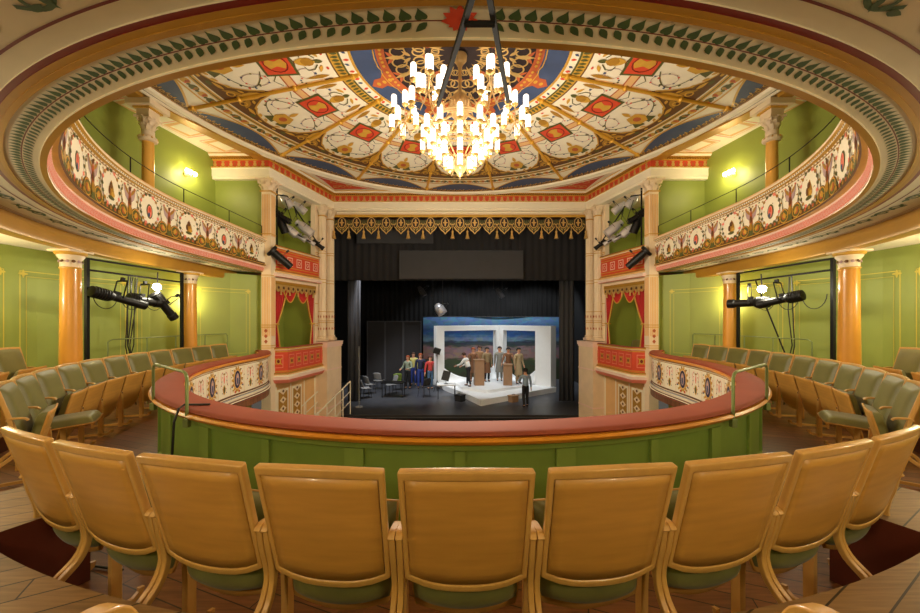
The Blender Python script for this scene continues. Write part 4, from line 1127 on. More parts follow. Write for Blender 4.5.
seg('post', Pa, Pb, -.1, .34, 0, ZT); seg('post', Pa, Pb, L1 - .3, L1 + .1, 0, ZT); seg('post', Pb, Pc, .05, .38, 0, ZT); seg('post', Pb, Pc, L2 - .75, L2 + .12, 0, ZT, .5)
seg('lintel', Pa, Pb, .34, L1 - .3, ZT - .26, ZT); seg('lintel', Pb, Pc, .38, L2 - .75, ZT - .26, ZT)
for P, Q, s0, s1 in ((Pa, Pb, .34, L1 - .3), (Pb, Pc, .38, L2 - .75)):
    d = (Q - P).normalized(); nn = Vector((-d.y, d.x)); m = MB()
    def sf(u, v):
        s = s0 + (s1 - s0) * u; h = .18 + .62 * abs(2 * u - 1) ** 1.8; q = P + d * s - off + nn * (-.28 * (1 - v) ** 1.5)
        return (q.x, q.y, h * v)
    m.grid(sf, 18, 6); o = m.build('curved_sill', 'white', parent=root, smooth=60); sm = o.modifiers.new('s', 'SOLIDIFY'); sm.thickness = .06

def board_box(name, p, w, d, h, key, label, cat, rz=0):
    root = empty(name, p, rz, label, cat)
    m = MB(); m.box((0, 0, h / 2 - .02), (w, d, h - .04)); m.build('body', key, parent=root, bevel=.01)
    m = MB(); m.box((0, 0, h - .02), (w + .05, d + .05, .04)); m.build('top', key, parent=root, bevel=.01)
    return root
board_box('lectern', (.90, 16.75, SZ + .36), .46, .4, 1.22, 'card', 'tall brown board lectern left of centre on the white platform', 'lectern', .1)
board_box('lectern', (2.27, 16.75, SZ + .36), .42, .36, 1.0, 'card', 'lower brown board lectern right of centre on the white platform', 'lectern', -.1)
r_ = board_box('suitcase', (2.25, 14.85, SZ), .36, .26, .28, 'card', 'small brown case standing on the stage floor against the white platform', 'case', .6)
m = MB(); m.tube([(-.06, 0, .28), (-.05, 0, .32), (.05, 0, .32), (.06, 0, .28)], .01, 6); m.build('handle', 'black', parent=r_)
r_ = board_box('stage_monitor', (.0, 15.0, SZ), .36, .3, .28, 'black', 'black wedge loudspeaker on the stage floor left of the platform corner', 'loudspeaker', -.7)
m = MB(); m.box((0, -.155, .14), (.3, .01, .2)); m.build('grille', 'grey_dark', parent=r_)

def table(name, p, w, d, h, key, label, rz=0):
    root = empty(name, p, rz, label, 'table')
    m = MB(); m.box((0, 0, h - .02), (w, d, .04)); m.build('tabletop', key, parent=root, bevel=.005)
    for i in (-1, 1):
        for j in (-1, 1): m = MB(); m.tube([(i * (w / 2 - .05), j * (d / 2 - .05), 0), (i * (w / 2 - .05), j * (d / 2 - .05), h - .04)], .018, 6); m.build('leg', 'black' if key != 'white' else 'grey_dark', parent=root)
    return root
table('work_table', (-.60, 15.6, SZ), .84, .6, .62, 'white', 'white work table on the stage beside the platform', .06)
table('work_table', (-3.0, 15.9, SZ), 1.0, .6, .66, 'black', 'black table on the stage among the grey chairs', -.05)
root = empty('music_stand', (-.62, 15.6, SZ + .62), label='tilted black music desk on the white table', cat='music stand')
m = MB(); m.lathe([(.1, 0), (.1, .01), (.01, .03), (.01, .2)], n=12); m.build('base', 'black', parent=root)
m = MB(); m.box((0, 0, 0), (.34, .02, .44), R=Matrix.Rotation(-.35, 3, 'X') @ Matrix.Rotation(.25, 3, 'Y')); o = m.build('desk', 'black', parent=root); o.location = (0, 0, .36)
root = empty('loudspeaker', (-1.12, 17.2, SZ), label='black loudspeaker on a tall stand left of the white frame', cat='loudspeaker')
m = MB(); m.tube([(0, 0, .0), (0, 0, 1.8)], .018, 6); [m.tube([(0, 0, .5), (.3 * math.cos(a), .3 * math.sin(a), .0)], .012, 6) for a in (0, 2.1, 4.2)]; m.build('stand', 'black', parent=root)
m = MB(); m.box((0, 0, 1.94), (.34, .3, .28), R=Matrix.Rotation(.3, 3, 'Y')); m.build('cabinet', 'black', parent=root, bevel=.02)

def shell_chair(p, rz, label, key='grey'):
    root = empty('stacking_chair', p, rz, label, 'chair', None)
    m = MB(); m.grid(lambda u, v: (-.21 + .42 * u, -.2 + .4 * v, .44 + .03 * (2 * u - 1) ** 2 - .02 * v), 6, 6); o = m.build('seat', key, parent=root, smooth=60); s = o.modifiers.new('s', 'SOLIDIFY'); s.thickness = .02
    m = MB(); m.grid(lambda u, v: (-.21 + .42 * u, -.2 - .1 * v - .05 * (1 - (2 * u - 1) ** 2) + .03, .5 + .36 * v - .05 * (2 * u - 1) ** 2 * v), 6, 6); o = m.build('backrest', key, parent=root, smooth=60); s = o.modifiers.new('s', 'SOLIDIFY'); s.thickness = .02
    for i in (-1, 1):
        for j in (-1, 1): m = MB(); m.tube([(i * .2, j * .19, 0), (i * .17, j * .15, .43)], .012, 6); m.build('leg', 'grey_dark', parent=root)
    return root
for i, (px, py, d, rz) in enumerate(((366, 392, 15.6, -1.0), (370, 386, 16.5, -.7), (379, 381, 17.6, -.2), (391, 387, 16.4, 2.2), (397, 382, 17.4, .3), (424, 392, 15.9, .8))):
    p = Wp(px, py, d); p.z = SZ
    shell_chair(p, rz, ('grey shell chair at the far left of the stage group, nearest the footlights', 'grey shell chair just behind the leftmost stage chair', 'grey shell chair at the back left in front of the dark flats', 'grey shell chair beside the black stage table',
                        'green tinged shell chair behind the black stage table', 'dark grey shell chair beside the white work table')[i], ('grey', 'grey', 'grey', 'grey', 'green_trim', 'grey_dark')[i])

for s_, lab in ((.95, 'small green chair in the right box, the one nearer the seats'), (1.45, 'small green chair in the right box, the one nearer the stage')):
    p_ = boxfn(1)(s_, -.42, -1.5); shell_chair(p_, PI / 2 + .2, lab, 'seat_green')

# ================================================================ PEOPLE
def pmat(name, rgb): M[name] = mat(name, rgb, .75, var=.08); return name
pmat('skin_tone', (214, 160, 128)); pmat('hair_brown', (70, 44, 28)); pmat('hair_dark', (28, 22, 20)); pmat('hair_grey', (140, 132, 124)); pmat('hair_red', (150, 70, 30))
for n_, c_ in (('cloth_navy', (34, 40, 70)), ('cloth_blue', (44, 64, 140)), ('cloth_jeans', (70, 100, 130)), ('cloth_red', (190, 60, 54)), ('cloth_white', (236, 236, 232)), ('cloth_black', (24, 24, 28)), ('cloth_khaki', (150, 128, 92)),
               ('cloth_brown', (124, 84, 54)), ('cloth_sand', (176, 154, 116)), ('cloth_grey', (138, 138, 130)), ('cloth_sage', (140, 152, 130)), ('cloth_yellow', (200, 190, 110)), ('cloth_sky', (140, 160, 180)), ('cloth_tan', (160, 120, 80))): pmat(n_, c_)

def skin_mesh(V, E, R, sub=1):
    me = bpy.data.meshes.new('tmp'); me.from_pydata(V, E, []); o = bpy.data.objects.new('tmp', me); col.objects.link(o)
    sk = o.modifiers.new('skin', 'SKIN'); sk.use_smooth_shade = True
    for i, r in enumerate(R): d = me.skin_vertices[0].data[i]; d.radius = (r, r) if not isinstance(r, tuple) else r; d.use_root = (i == 0)
    if sub: ss = o.modifiers.new('sub', 'SUBSURF'); ss.levels = sub; ss.render_levels = sub
    bpy.context.view_layer.update()
    ev = o.evaluated_get(bpy.context.evaluated_depsgraph_get()); out = bpy.data.meshes.new_from_object(ev)
    vs = [tuple(v.co) for v in out.vertices]; fs = [tuple(p.vertices) for p in out.polygons]
    bpy.data.objects.remove(o); bpy.data.meshes.remove(out); bpy.data.meshes.remove(me)
    return vs, fs

def person(loc, rz, H, label, top, legs, hair, pose=None, coat=None, long_hair=False):
    ps = dict(lean=0, ls=(0, 0), rs=(0, 0), le=.15, re=.15, stride=.0, sit=False, head=0); ps.update(pose or {})
    root = empty('person', loc, rz, label, 'person')
    V = []; E = []; R = []; ix = {}
    def P(n, p, r, par=None):
        ix[n] = len(V); V.append(tuple(Vector(p) * H)); R.append(r * H)
        if par: E.append((ix[par], ix[n]))
    # facing +y ; lean bends the trunk forward
    la = ps['lean']; sit = ps['sit']
    hz = .53 if not sit else .27
    def T(x, y, z):   # trunk coordinates above the hip
        return (x, y * math.cos(la) + z * math.sin(la), hz + z * math.cos(la) - y * math.sin(la))
    P('pelvis', (0, 0, hz), .073); P('waist', T(0, 0, .10), .066, 'pelvis'); P('chest', T(0, 0, .20), .078, 'waist'); P('upper', T(0, 0, .27), .062, 'chest'); P('neck', T(0, .005, .315), .031, 'upper')
    P('jaw', T(0, .018, .36), .043, 'neck'); P('head', T(0, .015, .405), .054, 'jaw'); P('crown', T(0, .008, .445), .040, 'head')
    hands = {}
    for g, n in ((-1, 'l'), (1, 'r')):
        fwd, out = ps[n + 's']; eb = ps[n + 'e']
        P('sh' + n, T(g * .10, 0, .275), .036, 'upper')
        a = Vector((g * math.sin(.12 + out), math.sin(fwd), -math.cos(fwd) * math.cos(.12 + out))).normalized()
        sh = Vector(T(g * .115, 0, .265)); el = sh + a * .165
        b = Vector((a.x * (1 - eb * .9) - g * eb * .18, a.y + math.sin(eb), a.z * math.cos(eb) + math.sin(max(0, eb - 1.2)) * .6)).normalized(); wr = el + b * .145
        P('el' + n, el, .023, 'sh' + n); P('wr' + n, wr, .0155, 'el' + n); pm = wr + b * .045; P('pm' + n, pm, .0165, 'wr' + n)
        side = Vector((0, 1, 0)) - b * b.y
        if side.length < .2: side = Vector((1, 0, 0)) - b * b.x
        side.normalize(); pn = b.cross(side)
        for k, L_ in enumerate((.034, .040, .037, .029)):
            o_ = side * (.0135 - .009 * k); P('f%s%d' % (n, k), pm + o_ + b * .022, .0052, 'pm' + n); P('g%s%d' % (n, k), pm + o_ * 1.15 + b * (.02 + L_) + pn * -.008 * g, .0042, 'f%s%d' % (n, k))
        P('t' + n, wr + b * .018 + side * .024, .0055, 'wr' + n); P('u' + n, wr + b * .045 + side * .034, .0048, 't' + n)
        hands[n] = (sh, el, wr)
        st = ps['stride'] * g
        if not sit:
            hp, kn, an = Vector((g * .048, 0, .49)), Vector((g * .056, .012 + st * .5, .275)), Vector((g * .06, -.015 + st, .04))
        else:
            hp, kn, an = Vector((g * .05, .02, .265)), Vector((g * .075, .22, .28)), Vector((g * .07, .24 + st, .04))
        P('hp' + n, hp, .050, 'pelvis'); P('kn' + n, kn, .033, 'hp' + n); P('an' + n, an, .020, 'kn' + n); P('to' + n, an + Vector((0, .085, -.022)), .016, 'an' + n)
        hands['leg' + n] = (hp, kn, an)
    vs, fs = skin_mesh(V, E, R)
    mb = MB(); mb.use('skin_tone'); mb.add(vs, fs)
    def HT(x, y, z): return Vector(T(x, y, z)) * H
    mb.tube([HT(0, .062, .408), HT(0, .082, .388), HT(0, .068, .383)], [.003 * H, .008 * H, .006 * H], 6)
    for g in (-1, 1):
        mb.use('skin_tone'); mb.lathe([(0, -.006 * H), (.014 * H, 0), (0, .006 * H)], HT(g * .056, .008, .398), 8, axis=(g, 0, 0))
        mb.use('hair_dark'); mb.lathe([(0, -.003 * H), (.007 * H, 0), (0, .003 * H)], HT(g * .022, .0655, .408), 6, axis=(0, 1, 0))
    mb.use('cloth_red'); mb.lathe([(0, -.002 * H), (.013 * H, 0), (0, .002 * H)], HT(0, .062, .368), 8, axis=(0, 1, 0))
    mb.build('body', parent=root, smooth=80)
    # shirt
    def cloth(name, chain_v, chain_e, chain_r, key):
        a, b = skin_mesh([tuple(Vector(p) * H) for p in chain_v], chain_e, [r * H for r in chain_r]); c = MB(); c.use(key); c.add(a, b); return c.build(name, parent=root, smooth=80)
    sv = [T(0, 0, -.035 if not sit else .02), T(0, 0, .10), T(0, 0, .20), T(0, 0, .275)]; se = [(0, 1), (1, 2), (2, 3)]; sr = [.090, .088, .092, .068]
    for n in 'lr':
        sh, el, wr = hands[n]; k = len(sv); sv += [tuple(sh), tuple(el), tuple(wr)]; se += [(3, k), (k, k + 1), (k + 1, k + 2)]; sr += [.045, .032, .024]
    cloth('shirt' if not coat else 'jacket', sv, se, sr, top)
    tv = [(0, 0, hz + .08), (0, 0, hz - .01)]; te = [(0, 1)]; tr = [.080, .084]
    for n in 'lr':
        hp, kn, an = hands['leg' + n]; k = len(tv); tv += [tuple(hp), tuple(kn), tuple(an + Vector((0, 0, .01)))]; te += [(1, k), (k, k + 1), (k + 1, k + 2)]; tr += [.058, .043, .032]
    cloth('trousers', tv, te, tr, legs)
    if coat:
        c = MB(); c.use(coat); c.grid(lambda u, v: tuple(Vector(((.085 + .035 * v) * math.cos(u * 2 * PI), (.07 + .03 * v) * math.sin(u * 2 * PI), .60 - .34 * v)) * H), 20, 5); c.build('coat_skirt', parent=root, smooth=80)
    for n in 'lr':
        an = hands['leg' + n][2]; a, b = skin_mesh([tuple((an + Vector(q)) * H) for q in ((0, -.02, -.015), (0, .03, -.018), (0, .095, -.024))], [(0, 1), (1, 2)], [.026 * H, .024 * H, .018 * H]); c = MB(); c.use('cloth_black'); c.add(a, b); c.build('shoe', parent=root, smooth=80)
    hm = MB(); hm.use(hair)
    def hf(u, v):
        a = u * 2 * PI; front = math.sin(a) > .2; vmax = 1.25 if front else (2.0 if not long_hair else 2.7)
        th = v * vmax; r = .063 if th < 1.6 else .060
        z = .412 + r * math.cos(min(th, PI * .62)) * 1.02 - (max(0, th - PI * .62) * .07)
        return tuple(HT(r * math.sin(min(th, 1.75)) * math.cos(a), .006 + r * math.sin(min(th, 1.75)) * math.sin(a), z))
    hm.grid(hf, 16, 8); o = hm.build('hair', parent=root, smooth=80); s = o.modifiers.new('s', 'SOLIDIFY'); s.thickness = .005 * H; s.offset = 1
    return root

def at_px(px, d, z): return ((px - 460) / 352 * d, d, z)
F = SZ + .24; U = SZ + .36
person(at_px(408, 17.7, SZ), PI - .5, 1.66, 'woman in a pale patterned top on the left of the group standing on stage', 'cloth_sage', 'cloth_black', 'hair_red', dict(ls=(.3, .25), le=1.3, rs=(.2, .2), re=1.2, stride=.03), long_hair=True)
person(at_px(413.5, 18.6, SZ), PI, 1.74, 'person with a long yellow scarf standing half hidden in the stage group', 'cloth_yellow', 'cloth_blue', 'hair_brown', dict(rs=(.2, .1), re=1.0))
person(at_px(420.5, 17.8, SZ), PI + .15, 1.76, 'man in a dark top and blue trousers in the stage group', 'cloth_navy', 'cloth_blue', 'hair_red', dict(ls=(.1, .12), le=.9, stride=.02))
person(at_px(430, 17.6, SZ), PI + .5, 1.66, 'woman in a red top and jeans on the right of the stage group', 'cloth_red', 'cloth_jeans', 'hair_brown', dict(ls=(.1, .1), rs=(.1, .15)), long_hair=True)
person(at_px(468.5, 16.45, U), PI - 2.0, 1.6, 'person in white shirt and black trousers leaning forward on the white platform', 'cloth_white', 'cloth_black', 'hair_brown', dict(lean=.35, ls=(.6, .1), rs=(.3, .2), le=.9, re=.9, stride=.08))
person(at_px(473.2, 17.7, U), PI, 1.70, 'actor in brown jacket directly behind the tall brown lectern', 'cloth_brown', 'cloth_brown', 'hair_red', dict(ls=(.5, .1), le=1.2, rs=(.4, .1), re=1.2), coat='cloth_brown')
person(at_px(479.5, 18.3, U), PI + .1, 1.74, 'actor in tan coat standing between the two men in brown at the tall lectern', 'cloth_tan', 'cloth_brown', 'hair_brown', dict(), coat='cloth_tan')
person(at_px(487, 17.7, U), PI + .4, 1.72, 'actor in ochre brown coat on the right of the tall lectern', 'cloth_khaki', 'cloth_black', 'hair_dark', dict(rs=(.2, .1)), coat='cloth_brown')
person(at_px(499.5, 17.9, U), PI, 1.74, 'actor in grey suit standing in front of the middle white post', 'cloth_grey', 'cloth_grey', 'hair_dark', dict(le=.6, ls=(.2, .05)), coat='cloth_grey')
person(at_px(508.5, 17.5, U), PI - .2, 1.74, 'actor in dark brown coat leaning behind the lower brown lectern', 'cloth_brown', 'cloth_brown', 'hair_dark', dict(lean=.15, ls=(.6, .1), rs=(.6, .1)), coat='cloth_brown')
person(at_px(518.5, 17.1, U), PI + .5, 1.74, 'actor in long sand coloured coat at the right of the lower lectern', 'cloth_sand', 'cloth_sand', 'hair_dark', dict(le=.5), coat='cloth_sand')
person(at_px(525.5, 14.0, SZ), .25, 1.53, 'person in a light blue shirt and black trousers standing with their back to the seats', 'cloth_sky', 'cloth_black', 'hair_dark', dict(ls=(.4, .1), le=1.7, rs=(.05, .1), stride=.03))

# ---- stair with white railings beside the stage on the left
root = empty('stage_stair', (-4.3, 11.5, -4.6), label='small stair with white panelled railings at the left of the stage', cat='stair')
f = boxfn(-1); m = MB()
A0, B0 = Vector((-4.9, 10.6)), Vector((-4.25, 12.5)); dd = (B0 - A0).normalized(); no = Vector((dd.y, -dd.x))
for i in range(6):
    c = A0 + dd * (i * .32 + .3); h = .19 * (i + 1); m.box((c.x - no.x * .25 * 0 + 4.3, c.y - 11.5, h / 2), (.7, .34, h), rz=math.atan2(dd.y, dd.x) - PI / 2)
m.build('steps', 'marble', parent=root)
for q in (-.42, .42):
    m = MB(); a = A0 + no * q; b = B0 + no * q; za, zb = 1.55, 2.45
    pts_ = [Vector((a.x + (b.x - a.x) * t + 4.3, a.y + (b.y - a.y) * t - 11.5, za + (zb - za) * t)) for t in [i / 5 for i in range(6)]]
    m.tube([pts_[0], pts_[-1]], .022, 8)
    for dz in (.35, .7): m.tube([pts_[0] - Vector((0, 0, dz)), pts_[-1] - Vector((0, 0, dz))], .014, 6)
    m.build('railing', 'white_metal', parent=root)
    for p in pts_: m = MB(); m.tube([p, (p.x, p.y, max(0, p.z - 1.15))], .018, 6); m.build('post', 'white_metal', parent=root)
# ================================================================ CHANDELIER
def chandelier():
    t = empty('chandelier', (0, 6.4, 4.5), label='large gilt chandelier with clusters of lit opal glass tubes', cat='chandelier')
    m = MB(); m.lathe([(.13, .30), (.12, .22), (.07, .16), (.04, .1), (.03, .0), (.03, -.35), (.09, -.4), (.16, -.48), (.20, -.62), (.14, -.80), (.07, -.88), (.05, -.98), (.10, -1.05), (.05, -1.12), (.035, -1.5), (.10, -1.58), (.14, -1.68), (.09, -1.80), (.03, -1.86), (0, -1.9)], n=24)
    for k in range(12): a = 2 * PI * k / 12; m.tube([(.1 * math.cos(a), .1 * math.sin(a), -.42), (.205 * math.cos(a), .205 * math.sin(a), -.60), (.08 * math.cos(a), .08 * math.sin(a), -.86)], .014, 5)
    m.build('stem', 'gold_pale', parent=t, smooth=50)
    m = MB()   # crown ring
    for z, r in ((-.92, .50), (-.98, .53), (-1.30, .44)): m.tube([(r * math.cos(2 * PI * k / 32), r * math.sin(2 * PI * k / 32), z) for k in range(33)], .016, 6)
    for k in range(24):
        a = 2 * PI * k / 24; c, s = math.cos(a), math.sin(a); m.tube([(.5 * c, .5 * s, -.92), (.56 * c, .56 * s, -.84), (.52 * c, .52 * s, -.80)], .012, 5)
    for k in range(8): a = 2 * PI * k / 8; c, s = math.cos(a), math.sin(a); m.tube([(.15 * c, .15 * s, -.5), (.32 * c, .32 * s, -.6), (.5 * c, .5 * s, -.92)], .012, 5); m.tube([(.5 * c, .5 * s, -.95), (.3 * c, .3 * s, -1.3), (.08 * c, .08 * s, -1.6)], .012, 5)
    m.build('crown', 'gold_pale', parent=t, smooth=50)
    lamps = []
    for k in range(6):
        a = PI / 3 * k          # arms at 0,60,.. measured from +x
        c, s = math.cos(a), math.sin(a); m = MB(); R0 = 1.0
        m.tube([(.12 * c, .12 * s, -.75), (.4 * c, .4 * s, -.92), (.7 * c, .7 * s, -.88), (.95 * c, .95 * s, -.72), (R0 * c, R0 * s, -.9)], [.03, .022, .022, .02, .02], 7)
        for q in range(5): b = a + q * 1.2; m.lathe([(0, -.02), (.03, 0), (0, .02)], ((.3 + q * .14) * c, (.3 + q * .14) * s, -.87 - .02 * (q % 2)), 8)
        for j, (dr, dt, dz) in enumerate(((.0, 0, .34), (.17, .16, .16), (.17, -.16, .16), (-.14, .20, .18), (-.14, -.20, .18), (.24, .0, -.10), (.08, .26, -.12), (.08, -.26, -.12), (-.2, .0, -.06))):
            rr = R0 + dr; x = rr * c - dt * s; y = rr * s + dt * c; z = -.80 + dz
            m.tube([(R0 * c, R0 * s, -.9), ((x + R0 * c) / 2 , (y + R0 * s) / 2, z - .26), (x, y, z - .16)], .010, 5); lamps.append((x, y, z))
        m.build('arm', 'gold_pale', parent=t, smooth=50)
    for n, r, z in ((12, .66, -1.08), (12, .54, -1.30), (8, .38, -1.50), (4, .18, -1.66)):
        for k in range(n):
            m = MB(); a = 2 * PI * (k + .25 * n % 1) / n; x, y = r * math.cos(a), r * math.sin(a); lamps.append((x, y, z))
            m.tube([(x * .6, y * .6, z - .1), (x * .85, y * .85, z - .22), (x, y, z - .16)], .010, 5); m.build('branch', 'gold_pale', parent=t, smooth=50)
    g0 = c0 = None
    for x, y, z in lamps:
        if g0 is None:
            m = MB(); m.lathe([(.0, -.12), (.042, -.118), (.049, -.10), (.049, .10), (.040, .125), (0, .128)], n=12); g0 = m.build('lamp_glass', 'opal', parent=t, smooth=50); o = g0
            m = MB(); m.lathe([(.01, -.17), (.035, -.15), (.056, -.125), (.056, -.11), (.045, -.105)], n=12); c0 = m.build('lamp_cup', 'gold', parent=g0, smooth=50)
        else:
            o = g0.copy(); col.objects.link(o); c = c0.copy(); col.objects.link(c); c.parent = o
        o.location = (x, y, z)
    # unseen point lights added below the glasses, carrying their light to the room
    for k in range(4): a = PI / 2 * (k + .5); point_light('chandelier_glow', (.6 * math.cos(a), .6 * math.sin(a), -3.1), HOUSE_W / 4, r=.25, parent=t)
chandelier()

# black V bracket under the soffit
t = empty('ceiling_bracket', (.075, 1.5, 1.33), label='black steel bracket of two diverging arms under the gallery edge, in front of the chandelier', cat='bracket')
o_ = Vector((.075, 1.5, 1.33))
m = MB(); m.box((0, -.26, .01), (.10, .10, .02)); m.box((0, -.26, -.05), (.03, .03, .12)); m.build('mounting_plate', 'black_matt', parent=t)
for (pa, pb, pc) in (((475, -12), (455, 60), (438, 105)), ((488, -12), (502, 60), (508, 101))):
    a, c = Wp(*pa, 1.24), Wp(*pc, 2.25); b = a.lerp(c, .45)
    m = MB(); m.bar(a - o_, c - o_, .021, .026)
    m.build('arm', 'black_matt', parent=t)
m = MB(); m.bar(Wp(464, 24, 1.42) - o_, Wp(495, 24, 1.42) - o_, .016); m.build('cross_bar', 'black_matt', parent=t)
m = MB(); m.tube([Wp(474, 22, 1.44) - o_, Wp(474, 26, 1.44) - o_, Wp(478, 26, 1.44) - o_, Wp(478, 22, 1.44) - o_], .004, 6); m.build('shackle', 'silver', parent=t)

# ================================================================ STAGE LAMPS
def spotlight(p, q, r, key, label, group=None, kind='par', cat='spotlight', up=.3, lit=False):
    """housing from p (rear) to q (lens)"""
    p = Vector(p); q = Vector(q); d = q - p; L = d.length
    t = empty('spotlight', tuple(p), label=label, cat=cat, group=group); t.rotation_euler = d.to_track_quat('Z', 'Y').to_euler()
    m = MB()
    if kind == 'par': m.lathe([(r * .35, -.02), (r * .5, 0), (r * .85, L * .22), (r, L * .35), (r, L * .95)], n=20); m.lathe([(r * .6, -.02), (r * .62, .02)], n=16)
    elif kind == 'round': m.lathe([(r * 1.3, -.01), (r * 1.35, .03), (r * 1.3, .07), (r * .7, .09)], n=22); m.lathe([(r * .8, .08), (r * .85, L * .5), (r * .75, L * .95)], n=18)
    else:
        m.lathe([(r * .5, -.02), (r * .95, .0), (r * 1.0, L * .3), (r * .7, L * .36)], n=14); m.lathe([(r * .66, L * .34), (r * .70, L * .8), (r * .82, L * .82), (r * .82, L * .98)], n=16)
        for k in range(6): m.lathe([(r * 1.02, L * (.04 + k * .045)), (r * 1.07, L * (.05 + k * .045)), (r * 1.02, L * (.06 + k * .045))], n=14)
        m.box((0, r * .75, L * .42), (r * .5, r * .8, L * .12)); m.box((r * .8, 0, L * .45), (r * .8, r * .3, L * .04))
    m.build('housing', key, parent=t, smooth=35)
    m = MB(); rr = {'par': r * .93, 'round': r * .7}.get(kind, r * .78); m.lathe([(0, L * .90), (rr * .7, L * .915), (rr, L * .93)], n=16); m.build('lens', 'hot_lens' if lit else 'lens', parent=t, smooth=50)
    m = MB(); m.bar((r * 1.15, 0, L * .45), (r * 1.15, up, L * .45), .03, .006); m.bar((-r * 1.15, 0, L * .45), (-r * 1.15, up, L * .45), .03, .006); m.bar((-r * 1.15, up, L * .45), (r * 1.15, up, L * .45), .03, .006); m.build('yoke', 'black', parent=t)
    m = MB(); m.box((0, up + .03, L * .45), (.05, .07, .05)); m.build('clamp', 'black', parent=t)
    return t
for g in (-1, 1):
    sd = SIDE[g]
    def X(px): return px if g < 0 else 918.5 - px
    t = empty('lamp_boom', (0, 0, 0), label='black pipe boom carrying the cluster of stage lamps at the upper %s box' % sd, cat='lamp boom')
    a, b, c, e = Wp(X(277), 188, 10.3), Wp(X(277), 268, 10.3), Wp(X(287), 196, 10.6), Wp(X(322), 250, 11.9)
    t.location = a
    m = MB(); m.tube([(0, 0, 0), b - a], .025, 8); m.build('pipe', 'black', parent=t)
    m = MB(); m.tube([c - a, e - a], .022, 8); m.tube([Wp(X(283), 226, 10.5) - a, e - a + Vector((0, 0, .05))], .022, 8); m.tube([Vector((0, 0, -.2)), c - a], .02, 6); m.build('cross_pipe', 'black', parent=t)
    m = MB(); m.tube([Wp(X(285), 200, 10.5) - a, Wp(X(292), 222, 10.6) - a, Wp(X(297), 214, 10.8) - a, Wp(X(294), 206, 10.8) - a, Wp(X(300), 230, 11) - a, Wp(X(310), 225, 11.2) - a], .012, 5); m.build('cable', 'cable', parent=t)
    L_ = [(282, 196, 292, 208, 10.6, .13, 'silver', 'par', 'silver can lamp highest in the cluster at the upper %s box'),
          (294, 203, 306, 213, 11.0, .12, 'silver', 'par', 'silver can lamp second from the top in the cluster at the upper %s box'),
          (273, 211, 290, 222, 10.3, .11, 'black', 'profile', 'short black lamp at the wall side of the cluster at the upper %s box'),
          (279, 218, 286, 234, 10.4, .12, 'black', 'par', 'black downward lamp in the cluster at the upper %s box'),
          (286, 226, 297, 236, 10.6, .12, 'silver', 'par', 'silver lamp in the middle of the cluster at the upper %s box'),
          (297, 222, 313, 235, 10.9, .14, 'silver', 'par', 'large silver blue lamp at the centre of the cluster at the upper %s box'),
          (294, 233, 306, 241, 11.1, .10, 'silver', 'profile', 'slim silver lamp in the lower line of the cluster at the upper %s box'),
          (303, 237, 315, 245, 11.4, .09, 'silver', 'profile', 'slim dull lamp next to last in the lower line at the upper %s box'),
          (313, 241, 324, 249, 11.7, .09, 'black', 'profile', 'black lamp closest to the stage in the lower line at the upper %s box')]
    for x0, y0, x1, y1, d, r, key, kind, lab in L_:
        spotlight(Wp(X(x0), y0, d), Wp(X(x1), y1, d + .15), r, key, lab % sd, None, kind, up=.22)
    spotlight(Wp(X(271), 250, 9.75), Wp(X(292), 268, 10.1), .13, 'black', 'big round-backed black spotlight hanging in front of the upper %s box parapet' % sd, None, 'round', up=.26)
    # lighting frame between the gallery columns
    x0, x1 = g * 6.38, g * 6.26
    t = empty('lighting_frame', (x0, 6.0, FZ), label='tall black tube frame between the two %s gallery columns carrying long spotlights' % sd, cat='lighting frame')
    def lf(x, y, z): return (x - x0, y - 6.0, z - FZ)
    for nm, p, q in (('post', (x0, 6.02, FZ), (x0, 6.02, 1.06)), ('post', (x1, 7.92, FZ), (x1, 7.92, 1.06)), ('top_bar', (x0, 6.02, 1.05), (x1, 7.92, 1.05)), ('lamp_bar', (x0, 6.02, .86), (x1, 7.92, .85))):
        m = MB(); m.bar(lf(*p), lf(*q), .05 if nm == 'post' else .032); m.build(nm, 'black', parent=t)
    # long profile lamps and the lit floodlight
    if g < 0:
        A_ = [(Wp(91, 291, 6.0), Wp(146, 306, 6.9), .10, 'long black profile spotlight on the left frame, the one nearer the seats'), (Wp(128, 299, 6.7), Wp(160, 303, 7.2), .12, 'black profile spotlight on the left frame under the lit floodlight'), (Wp(154, 294, 7.1), Wp(175, 319, 7.5), .11, 'steeply tilted black spotlight on the left frame nearer the stage')]
        hot = Wp(157, 287, 7.15)
    else:
        A_ = [(Wp(803, 295, 6.25), Wp(758, 305, 6.9), .10, 'long black profile spotlight on the right frame, the one nearer the seats'), (Wp(770, 302, 6.8), Wp(727, 304, 7.35), .11, 'black profile spotlight on the right frame pointing at the column')]
        hot = Wp(762, 289, 7.0)
    for p, q, r, lab in A_: spotlight(p, q, r, 'black', lab, None, 'profile', up=.33)
    root = empty('floodlight', tuple(hot), label='small lit floodlight glaring on the %s lighting frame' % sd, cat='floodlight')
    face = Vector((-g * .6, -.75, -.1)).normalized()
    m = MB(); m.lathe([(.04, -.12), (.07, -.08), (.08, .0)], axis=tuple(face), n=16); m.build('housing', 'black', parent=root, smooth=40)
    m = MB(); m.lathe([(0, .03), (.05, .02), (.07, .0)], axis=tuple(face), n=16); m.build('lens', 'hot_lens', parent=root)
    m = MB(); m.tube([(0, 0, 0), (0, .02, .30)], .012, 6); m.build('hanger', 'black', parent=root)
    point_light('flood_glow', tuple(hot + face * .16), 14, (1, .93, .72), .05)
    root = empty('cable', (g * 6.3, 7.0, .8), label='loose black cables hanging from the %s lighting frame to the floor' % sd, cat='cable')
    o_ = Vector(root.location); rnd = random.Random(5)
    m = MB()
